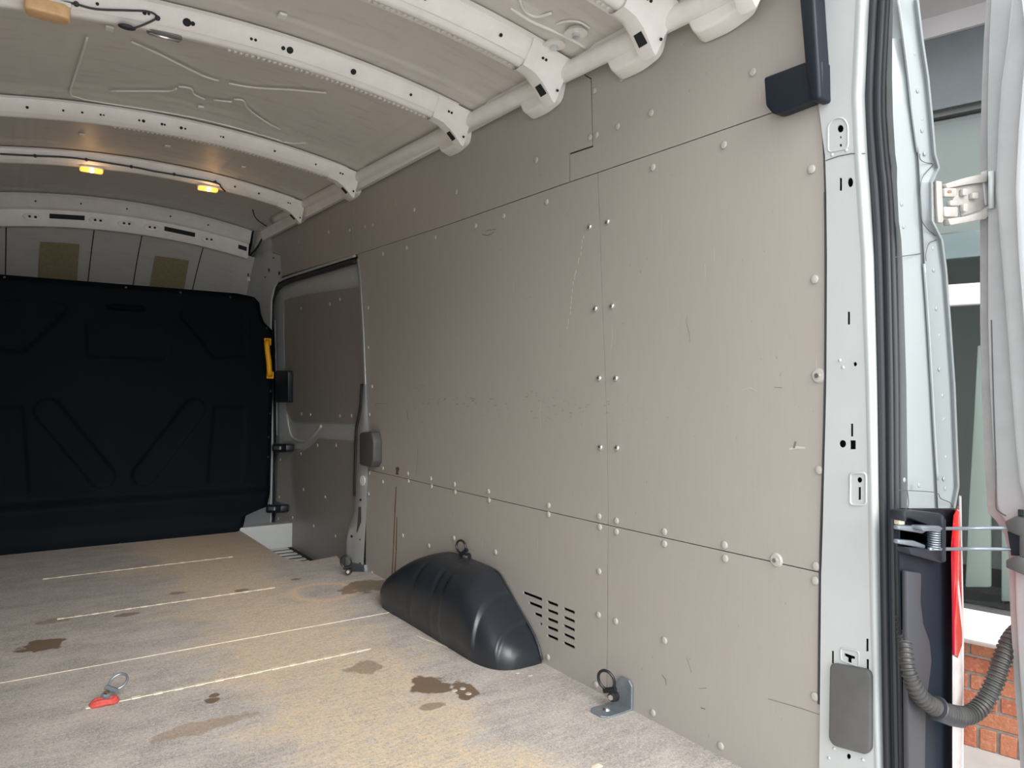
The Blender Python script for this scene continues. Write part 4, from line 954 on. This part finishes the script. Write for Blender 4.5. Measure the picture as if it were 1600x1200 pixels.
def face(x, y, i, off=.004):
    Yr = RY[i]; Yf = Yr + .02
    for _ in range(8):
        p = P(x, y, 1, Yf); dz = p.z - zroof(p.x, Yr); Yf = Yr + min(.05, max(.002, .006 + .8 * (-.010 - dz)))
    return p - Vector((0, off, off * .6))
def cable(name, label, pts, r=.0035, clips=(), per=5, clip_r=.008):
    t = empty(name, tuple(pts[0]), label, 'cable', 'black cables on the roof')
    obj('lead', tube(newbm(), smoothline(pts, per), r, 8), M['rubber'], t, smooth=True)
    for c_ in clips:
        bm = newbm(); bmesh.ops.create_uvsphere(bm, u_segments=10, v_segments=8, radius=clip_r, matrix=Matrix.Translation(c_)); obj('clip', bm, M['rubber'], t, smooth=True)
    return t
Y5 = RY[5]
def r5(x, y, dz=0): return face(x, y, 5, .004)
pts = [r5(0, 240), r5(55, 243), r5(100, 245), r5(135, 249), r5(205, 260), r5(240, 267), r5(275, 273), r5(336, 285), r5(345, 292, -.045), r5(352, 299, -.06)]
cable('cable', 'black cable clipped along the rib with the lit amber lamps', pts, .0042, [r5(55, 243), r5(135, 249), r5(205, 260), r5(272, 272), r5(336, 284)])
Y3 = RY[3]
def r3(x, y, f): 
    return face(x, y, 3, .003)
pts = [r3(95, 2, .3), r3(118, 6, .35), r3(150, 14, .6), r3(200, 16, .5), r3(232, 18, .45), r3(245, 27, .5), r3(225, 38, .9), r3(208, 44, 1.2)]
t = cable('cable', 'looped black cable on the rib beside the peach lamp', pts, .0028, [r3(119, 6, .35), r3(246, 28, .5)], clip_r=.007)
bm = newbm(); bmesh.ops.create_uvsphere(bm, u_segments=16, v_segments=8, radius=1, matrix=Matrix.Translation(r3(198, 42, 1.3)) @ Matrix.Diagonal((.022, .013, .006, 1))); obj('grommet', bm, M['rubber'], t, smooth=True)
def W_(x, y, off=-.02): return S(x, y, off)
pts = [P(395, 328, 1, 4.3), P(398, 338, 1, 4.4), P(405, 346, 1, 4.5), W_(417, 354, -.03), W_(416, 358, -.03), W_(407, 361, -.03)]
t = cable('cable', 'short black lead dangling from the roof by the front corner', pts, .0035)
pts = [W_(415, 365, -.01), W_(410, 372, -.01), W_(401, 388, -.01), W_(390, 401, -.01), W_(388, 418, -.01), W_(388, 435, -.01)]
t = cable('cable', 'black lead running down the white front pillar to a plug', pts, .005, [pts[0]], clip_r=.013)
obj('plug', box(Vector(pts[-1]) - Vector((.01, .014, .02)), Vector(pts[-1]) + Vector((.01, .014, .01)), .003), M['pvc'], t)

# chrome buckle on rib 3 underside
p = P(257, 56, 1, RY[3] + .07); z0 = zroof(p.x, RY[3]) - .047
fx = empty('roof_fitting', (p.x, p.y, z0), 'small recessed metal catch on the rib beside the looped cable', 'fitting')
bm = newbm(); prism(bm, [(a, b, z0) for a, b in rounded([(p.x - .045, RY[3] + .05), (p.x + .045, RY[3] + .05), (p.x + .045, RY[3] + .088), (p.x - .045, RY[3] + .088)], .015, 4)], (0, 0, -.006)); bev(bm, .002, 2); obj('catch_plate', bm, mat('grey_catch', (.2, .19, .18), .5), fx, smooth='auto')
obj('catch_bar', tube(newbm(), [(p.x - .038, RY[3] + .068, z0 - .010), (p.x + .038, RY[3] + .068, z0 - .010)], .005, 8), M['chrome'], fx, smooth=True)

# ---- tail lamp
XT = 1.03
tl = empty('tail_lamp', tuple(R_(1496, 1200, .72)), 'tall red and clear tail lamp at the van corner', 'lamp')
def strip(name, m, pxl, dpt=.10, Y=.70):
    bm = newbm(); prism(bm, [R_(x, y, Y) for x, y in pxl], (.075, .031, 0)); bev(bm, .0012, 2, 40); return obj(name, bm, m, tl, smooth='auto')
strip('red_lens', M['red'], [(1486, 850), (1490, 805), (1495, 797), (1499, 800), (1501, 860), (1503, 960), (1503, 1005), (1497, 1027), (1488, 1022), (1487, 930)])
strip('clear_lens', M['clearlens'], [(1488, 1024), (1496, 1029), (1503, 1008), (1503, 1100), (1501, 1260), (1488, 1260)], .1, .701)
obj('lens_edge', tube(newbm(), smoothline([R_(x, y, .699) for x, y in ((1489, 840), (1489, 930), (1490, 1022))], 3), .0022, 6), mat('deep_red_edge', (.3, .0, .02), .3), tl)
obj('outer_white_edge', tube(newbm(), smoothline([R_(x, y, .71) for x, y in ((1500, 775), (1501, 830), (1503, 930), (1504, 1000), (1503, 1250))], 3), .0025, 6), M['white'], tl)

# ---- rear door, swung open
dr = empty('door_2', (1.12, .2, -.4), 'white rear door swung open, seen edge on at the right', kind='structure')
def D(x, y, X): return P(x, y, 0, X)
E1 = [(1541, -40), (1540, 0), (1536, 60), (1533, 130), (1531, 200), (1530, 300), (1530, 500), (1532, 600), (1536, 700), (1541, 790), (1543, 802), (1556, 815), (1568, 835), (1574, 860), (1577, 950), (1583, 1060), (1590, 1150), (1594, 1220)]
def doorlayer(name, E, X0, X1, m, bevo=.004):
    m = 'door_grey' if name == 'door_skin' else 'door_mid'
    pts = [D(x, y, X0) for x, y in E]; lowz = pts[-1].z; topz = pts[0].z
    poly = [Vector((X0, -.22, topz))] + pts + [Vector((X0, -.22, lowz))]
    bm = newbm(); prism(bm, poly, (X1 - X0, 0, 0)); bev(bm, bevo, 2, 50); return obj(name, bm, M[m], dr, smooth='auto')
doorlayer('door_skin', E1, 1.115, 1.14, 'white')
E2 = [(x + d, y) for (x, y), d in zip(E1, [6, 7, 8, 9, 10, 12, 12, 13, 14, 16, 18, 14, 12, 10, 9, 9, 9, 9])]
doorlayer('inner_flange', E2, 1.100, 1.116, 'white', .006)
E3 = [(1582, -40), (1578, 0), (1572, 60), (1562, 130), (1557, 200), (1553, 300), (1562, 400), (1570, 500), (1577, 600), (1583, 680), (1590, 755), (1600, 790), (1640, 860)]
pts = [D(x, y, 1.075) for x, y in E3]
bm = newbm(); prism(bm, [Vector((1.075, -.22, pts[0].z))] + pts + [Vector((1.075, -.22, pts[-1].z))], (.03, 0, 0)); bev(bm, .010, 3, 50); obj('inner_panel', bm, M['door_mid'], dr, smooth='auto')
E4 = [(1588, -40), (1600, 60), (1594, 130), (1588, 200), (1583, 300), (1588, 400), (1596, 500), (1602, 600), (1608, 680), (1625, 790)]
pts = [D(x, y, 1.05) for x, y in E4]
bm = newbm(); prism(bm, [Vector((1.05, -.22, pts[0].z))] + pts + [Vector((1.05, -.22, pts[-1].z))], (.03, 0, 0)); bev(bm, .012, 3, 50); obj('inner_pressing', bm, M['door_white'], dr, smooth='auto')
obj('door_groove', tube(newbm(), smoothline([D(x, y, 1.099) for x, y in ((1549, 500), (1552, 620), (1556, 740), (1556, 790), (1562, 800), (1572, 806))], 4), .0012, 6), M['grey_pad'], dr)
for (y0, y1, x) in ((268, 326, 1549),):
    obj('stiffener', tube(newbm(), [D(x, y0, 1.095), D(x, y1, 1.095)], .006, 8), M['white'], dr, smooth=True)

# ---- upper hinge
hg = empty('hinge_assembly', tuple(R_(1500, 340, .69)), 'cream painted upper hinge between van corner and open rear door', 'hinge')
def H(x, y, f=0.0):                        # a plane from the van corner to the door edge
    A = Vector((1.0, .712, 0)); B = Vector((1.105, .690, 0)); n_ = Vector((B.y - A.y, -(B.x - A.x), 0)).normalized()
    d = ray(x, y); s_ = (A - CP).dot(n_) / d.dot(n_); return CP + d * s_ + n_ * f
def hpart(name, pol, f, t_, m='hinge', b=.002):
    nrm = (H(1500, 300, 1) - H(1500, 300, 0)).normalized()
    if nrm.dot(CP - Vector((1.05, .7, .9))) < 0: nrm = -nrm
    base_ = [H(x, y) + nrm * f for x, y in pol]; bm = newbm(); prism(bm, base_, nrm * t_); bev(bm, b, 2, 40); return obj(name, bm, M[m], hg, smooth='auto')
hpart('hinge_leaf', [(1456, 284), (1465, 285), (1468, 345), (1466, 350), (1459, 349), (1457, 320)], .002, .008, 'hinge')
hpart('hinge_arm', rounded([(1468, 290), (1500, 280), (1536, 272), (1541, 285), (1500, 291), (1470, 297)], 2, 3), .0, .014)
hpart('hinge_arm', rounded([(1471, 344), (1500, 340), (1530, 331), (1538, 322), (1542, 330), (1530, 344), (1475, 354)], 2, 3), .0, .014)
hpart('hinge_web', [(1484, 294), (1530, 286), (1540, 284), (1540, 324), (1528, 330), (1500, 338), (1497, 322), (1488, 322), (1486, 312), (1493, 304), (1486, 300)], .0, .004)
hpart('hinge_plate', [(1530, 270), (1552, 262), (1554, 328), (1536, 322)], .002, .005, 'white')
for a, b, c, d in ((1466, 296, 1485, 310), (1475, 315, 1487, 324), (1466, 325, 1487, 341), (1510, 303, 1519, 313), (1495, 297, 1503, 308), (1496, 320, 1503, 333)): hpart('knuckle', rounded([(a, b), (c, b), (c, d), (a, d)], 2, 2), .004, .010, 'hinge')
hpart('rust_spot', ell(1473, 302, 7, 5, 8), .0142, .001, 'rust', .0002)

# ---- door check linkage
dc = empty('door_check', tuple(R_(1445, 840, .71)), 'black spring loaded door check with two rods, above the tail lamp', 'door check')
def cbox(name, pol, Y, dpt, m='black', b=.003):
    bm = newbm(); prism(bm, [R_(x, y, Y) for x, y in pol], (0, dpt, 0)); bev(bm, b, 2, 40); return obj(name, bm, M[m], dc, smooth='auto')
cbox('hood', [(1414, 799), (1430, 798), (1470, 802), (1476, 806), (1476, 825), (1455, 822), (1430, 812), (1418, 808), (1417, 815), (1414, 815)], .70, .03)
cbox('side_plate', [(1474, 806), (1479, 812), (1479, 878), (1474, 879)], .695, .04)
cbox('upper_arm', [(1405, 821), (1443, 822), (1450, 830), (1442, 834), (1405, 828)], .708, .012, 'zinc')
cbox('lower_arm', [(1405, 843), (1430, 845), (1447, 852), (1446, 858), (1405, 850)], .708, .012, 'zinc')
cbox('carrier', [(1405, 826), (1450, 828), (1452, 852), (1405, 846)], .722, .01)
cbox('lower_shoe', [(1420, 856), (1478, 860), (1477, 879), (1470, 880), (1424, 867)], .70, .025)
cbox('rust_block', [(1405, 803), (1414, 803), (1414, 820), (1405, 820)], .72, .01, 'worn', .001)
bm = newbm(); a = R_(1459, 826, .703); b = R_(1459, 858, .703); pts = []
N = 9 * 12
for k_ in range(N + 1):
    t_ = k_ / N; c_ = a + (b - a) * t_; an = 2 * math.pi * 9 * t_; pts.append(c_ + Vector((math.cos(an), math.sin(an), 0)) * .0105)
obj('spring', tube(bm, pts, .0018, 6), M['zinc'], dc, smooth=True)
cbox('spring_cap', rounded([(1440, 822), (1470, 822), (1470, 830), (1442, 830)], 2, 2), .69, .02, 'zinc', .001)
for y in (826, 858):
    p_ = [R_(1452, y, .70), R_(1472, y, .70), D(1520, y - .5, 1.06), D(1566, y - 1 + (1 if y > 840 else 0), 1.085), D(1590, y + 1, 1.10)]
    obj('rod', tube(newbm(), smoothline(p_, 5), .0035, 8), M['zinc'], dc, smooth=True)
ds = empty('door_stop', tuple(D(1585, 850, 1.09)), 'dark grey stop bracket on the open rear door', 'bracket')
for nm, pol in (('stop_block', [(1569, 815), (1586, 807), (1602, 810), (1602, 840), (1592, 838), (1574, 830)]), ('stop_block', [(1571, 875), (1590, 868), (1602, 872), (1602, 900), (1571, 887)]), ('stop_plate', [(1592, 836), (1605, 838), (1605, 872), (1592, 870)])):
    bm = newbm(); prism(bm, [D(x, y, 1.07) for x, y in pol], (.04, 0, 0)); bev(bm, .003, 2, 40); obj(nm, bm, M['grey_pad'], ds, smooth='auto')
bm = newbm(); prism(bm, [D(x, y, 1.09) for x, y in ((1574, 830), (1594, 838), (1594, 868), (1580, 868))], (.02, 0, 0)); obj('stop_recess', bm, M['navy'], ds)
obj('stop_pin', box(D(1595, 806, 1.085) - Vector((.004, .004, 0)), D(1595, 796, 1.085) + Vector((.004, .004, 0)), .001), M['black'], ds)

# ---- corrugated cable hose
hs = empty('cable_hose', tuple(R_(1480, 1115, .70)), 'black corrugated cable hose looping from the van corner to the rear door', 'hose')
hpx = [(1409, 962, .735), (1414, 1010, .715), (1420, 1050, .70), (1436, 1085, .69), (1462, 1106, .68), (1490, 1116, .675), (1514, 1117, .67), (1536, 1100, .66), (1553, 1068, .65), (1566, 1030, .645), (1580, 1000, .64), (1598, 982, .635), (1625, 965, .62)]
ctr = smoothline([R_(x, y, Y) for x, y, Y in hpx], 40)
L_ = [0]
for i in range(1, len(ctr)): L_.append(L_[-1] + (ctr[i] - ctr[i - 1]).length)
def resample(n):
    out = []; j = 0
    for k_ in range(n):
        s_ = L_[-1] * k_ / (n - 1)
        while j < len(L_) - 2 and L_[j + 1] < s_: j += 1
        t_ = (s_ - L_[j]) / max(1e-9, L_[j + 1] - L_[j]); out.append(ctr[j].lerp(ctr[j + 1], t_))
    return out
n = 64 * 6; cc = resample(n)
def hr(t_):
    base_r = .0105 + .0055 * sstep(0, .45, t_)
    ph_ = (t_ * 64) % 1
    return base_r + .0022 * (1 if .2 < ph_ < .65 else -.4)
obj('hose_tube', tube(newbm(), cc, .015, 16, rfun=hr), M['hose'], hs, smooth='auto')
i0 = int(n * .34); obj('hose_collar', tube(newbm(), cc[i0:i0 + 6], [.012, .022, .0235, .0235, .022, .012], 16), M['rubber'], hs, smooth='auto')
obj('hose_sleeve', tube(newbm(), [c_ + Vector((-.003, -.004, -.009)) for c_ in cc[i0 + 2:i0 + 62:4]], .0125, 12), M['rubber'], hs, smooth=True)

# ================================================================== BUILDING OUTSIDE
B0 = Vector((2.965, 1.415, 0)); ba = math.radians(-13.4)
BD = Vector((math.sin(ba), math.cos(ba), 0)); BN = Vector((-math.cos(ba), math.sin(ba), 0))   # BN points to the van
bw = empty('brick_building', tuple(B0 + Vector((0, 0, -.66))), 'red brick house wall with a large window beside the van', 'building')
def BL(t_, z_, d_=0.0): return B0 + BD * t_ + BN * d_ + Vector((0, 0, z_))
def bbox_(bm, t0, t1, z0, z1, d0, d1, b=0, jit=0):
    vs = []
    for t_, z_, d_ in ((t0, z0, d0), (t1, z0, d0), (t1, z1, d0), (t0, z1, d0), (t0, z0, d1), (t1, z0, d1), (t1, z1, d1), (t0, z1, d1)):
        vs.append(bm.verts.new(BL(t_ + random.uniform(-jit, jit), z_ + random.uniform(-jit, jit), d_ + random.uniform(-jit, jit))))
    for f in ((0, 3, 2, 1), (4, 5, 6, 7), (0, 1, 5, 4), (1, 2, 6, 5), (2, 3, 7, 6), (3, 0, 4, 7)): bm.faces.new([vs[i] for i in f])
    if b: bmesh.ops.bevel(bm, geom=bm.edges[:], offset=b, segments=1, affect='EDGES')
    return bm
def bpart(name, t0, t1, z0, z1, d0, d1, m, parent=bw, b=.0): return obj(name, bbox_(newbm(), t0, t1, z0, z1, d0, d1, b), M[m] if isinstance(m, str) else m, parent, flip=True)
WT0, WT1 = -.95, 1.15
bpart('mortar_bed', -3.2, 3.2, -.66, -.20, -.1, -.012, 'mortar')
def brick(t0, t1, z0, z1, i):
    obj('brick', bbox_(newbm(), t0, t1, z0, z1, -.10, random.uniform(-.003, .004), .004, .0012), M['brick'][i % 3], bw)
row = 0; z = -.19 - .067
while z > -.575:
    t_ = -1.3 + (.112 if row % 2 else 0) + (.03)
    while t_ < 1.5:
        brick(t_, t_ + .213, z, z + .063, random.randrange(3)); t_ += .225
    z -= .075; row += 1
z0 = z + .075 - .012
t_ = -1.0
while t_ < 1.3:
    brick(t_, t_ + .062, max(z0 - .215, -.66), z0 - .0, random.randrange(3)); t_ += .0745
# brickwork beyond the window sides (not separable from the camera)
for (ta, tb) in ((-3.2, WT0 - .02), (WT1 + .02, 3.2)):
    bm = newbm(); zz = -.18
    while zz < 2.4:
        q_ = ta + (.11 if int(zz * 13) % 2 else 0)
        while q_ < tb - .22: bbox_(bm, q_, q_ + .213, zz, zz + .063, -.1, 0); q_ += .225
        zz += .075
    o = obj('brickwork', bm, M['brick'][0], bw); o['kind'] = 'stuff'
    bpart('mortar_bed', ta, tb, -.2, 2.45, -.2, -.012, 'mortar')
# sill
bm = newbm(); prof = [(-.10, -.055), (.03, -.075), (.085, -.10), (.095, -.115), (.095, -.165), (.08, -.175), (.05, -.195), (-.10, -.195)]
prism(bm, [BL(WT0 - .06, b, a) for a, b in prof], BD * (WT1 - WT0 + .12)); bev(bm, .004, 2, 40); obj('window_sill', bm, M['pvc'], bw, smooth='auto')
# window
wn = empty('window', tuple(BL(.1, -.05)), parent=bw)
bpart('window_reveal', WT0, WT1, -.2, -.17, -1.5, -.1, 'void', wn)
bpart('transom', WT0, WT1, 1.287, 1.382, -.09, -.02, 'pvc', wn, .004)
bpart('bottom_rail', WT0, WT1, -.075, -.052, -.09, -.03, 'grey_pad', wn)
bpart('head_rail', WT0, WT1, 2.155, 2.185, -.09, -.03, 'grey_pad', wn)
bpart('window_post', WT0, WT0 + .07, -.06, 2.18, -.09, -.02, 'pvc', wn, .004)
bpart('window_post', WT1 - .07, WT1, -.06, 2.18, -.09, -.02, 'pvc', wn, .004)
M['pane'] = mat('clear_pane', (.75, .8, .78), rough=.02, trans=1.0); M['pane'].node_tree.nodes['Principled BSDF'].inputs['IOR'].default_value = 1.5
bpart('pane', WT0 + .06, WT1 - .06, -.055, 1.29, -.066, -.060, 'pane', wn)
bpart('pane', WT0 + .06, WT1 - .06, 1.38, 2.16, -.066, -.060, 'pane', wn)
def BI(x, y, d_):                          # pixel -> building coordinates at depth d_ behind the wall face
    d = ray(x, y); s_ = (B0 + BN * d_ - CP).dot(BN) / d.dot(BN); p = CP + d * s_ - B0; return p.dot(BD), p.z
M['room'] = mat('dim_room_wall', (.55, .58, .57), .9)
bpart('room_back', -1.6, 1.9, -.4, 2.4, -1.6, -1.55, 'room')
bpart('room_side', -1.6, -1.55, -.4, 2.4, -1.6, -.1, 'room'); bpart('room_side', 1.85, 1.9, -.4, 2.4, -1.6, -.1, 'room')
bpart('room_floor', -1.6, 1.9, -.45, -.4, -1.6, -.1, 'room'); bpart('room_ceiling', -1.6, 1.9, 2.38, 2.42, -1.6, -.1, 'room')
def reflection_strip(pxl, d_, label, m='reflection_pale'):  # added pale strips stand in for the van's reflection in the glass
    bm = newbm(); prism(bm, [BL(*BI(x, y, d_), d_) for x, y in pxl], BN * .03); bev(bm, .008, 2); o_ = obj('reflection_strip', bm, M[m], smooth='auto'); return tag(o_, label, 'reflection_strip')
reflection_strip([(1529, 540), (1551, 540), (1550, 700), (1550, 916), (1510, 916), (1516, 780), (1523, 660)], -.25, 'pale tapering panel added as a reflection in the house window, beside the van corner')
reflection_strip([(1567, 540), (1592, 540), (1590, 938), (1566, 938)], -.25, 'pale strip added as a reflection in the house window, mostly hidden by the rear door')
bpart('upper_reflection', WT0 + .08, WT1 - .08, 1.63, 2.15, -.14, -.13, mat('grey_green_reflection', (.3, .33, .3), .8), wn)  # added board, coloured like the reflection on the upper pane
bpart('sky_reflection_band', WT0 + .08, WT1 - .08, 1.515, 1.63, -.15, -.12, mat('pale_blue_sky_reflection', (.6, .66, .7), .7), wn)  # added pale band imitating bright sky mirrored in the pane
t_a, z_a = BI(1500, 918, -.35); t_b, z_b = BI(1562, 950, -.35)
o = bpart('storage_box', min(t_a, t_b), max(t_a, t_b), max(z_b - .12, -.165), z_a, -.5, -.35, 'grey_pad', None, .006); tag(o, 'low grey box on the sill behind the house window', 'box')

bpart('cladding_band', -3.2, 3.2, 2.18, 2.52, -.1, .0, 'band')
bpart('soffit', -3.2, 3.2, 2.60, 2.64, -.1, .55, 'soffit')
bpart('fascia', -3.2, 3.2, 2.51, 2.60, -.1, .02, 'soffit')
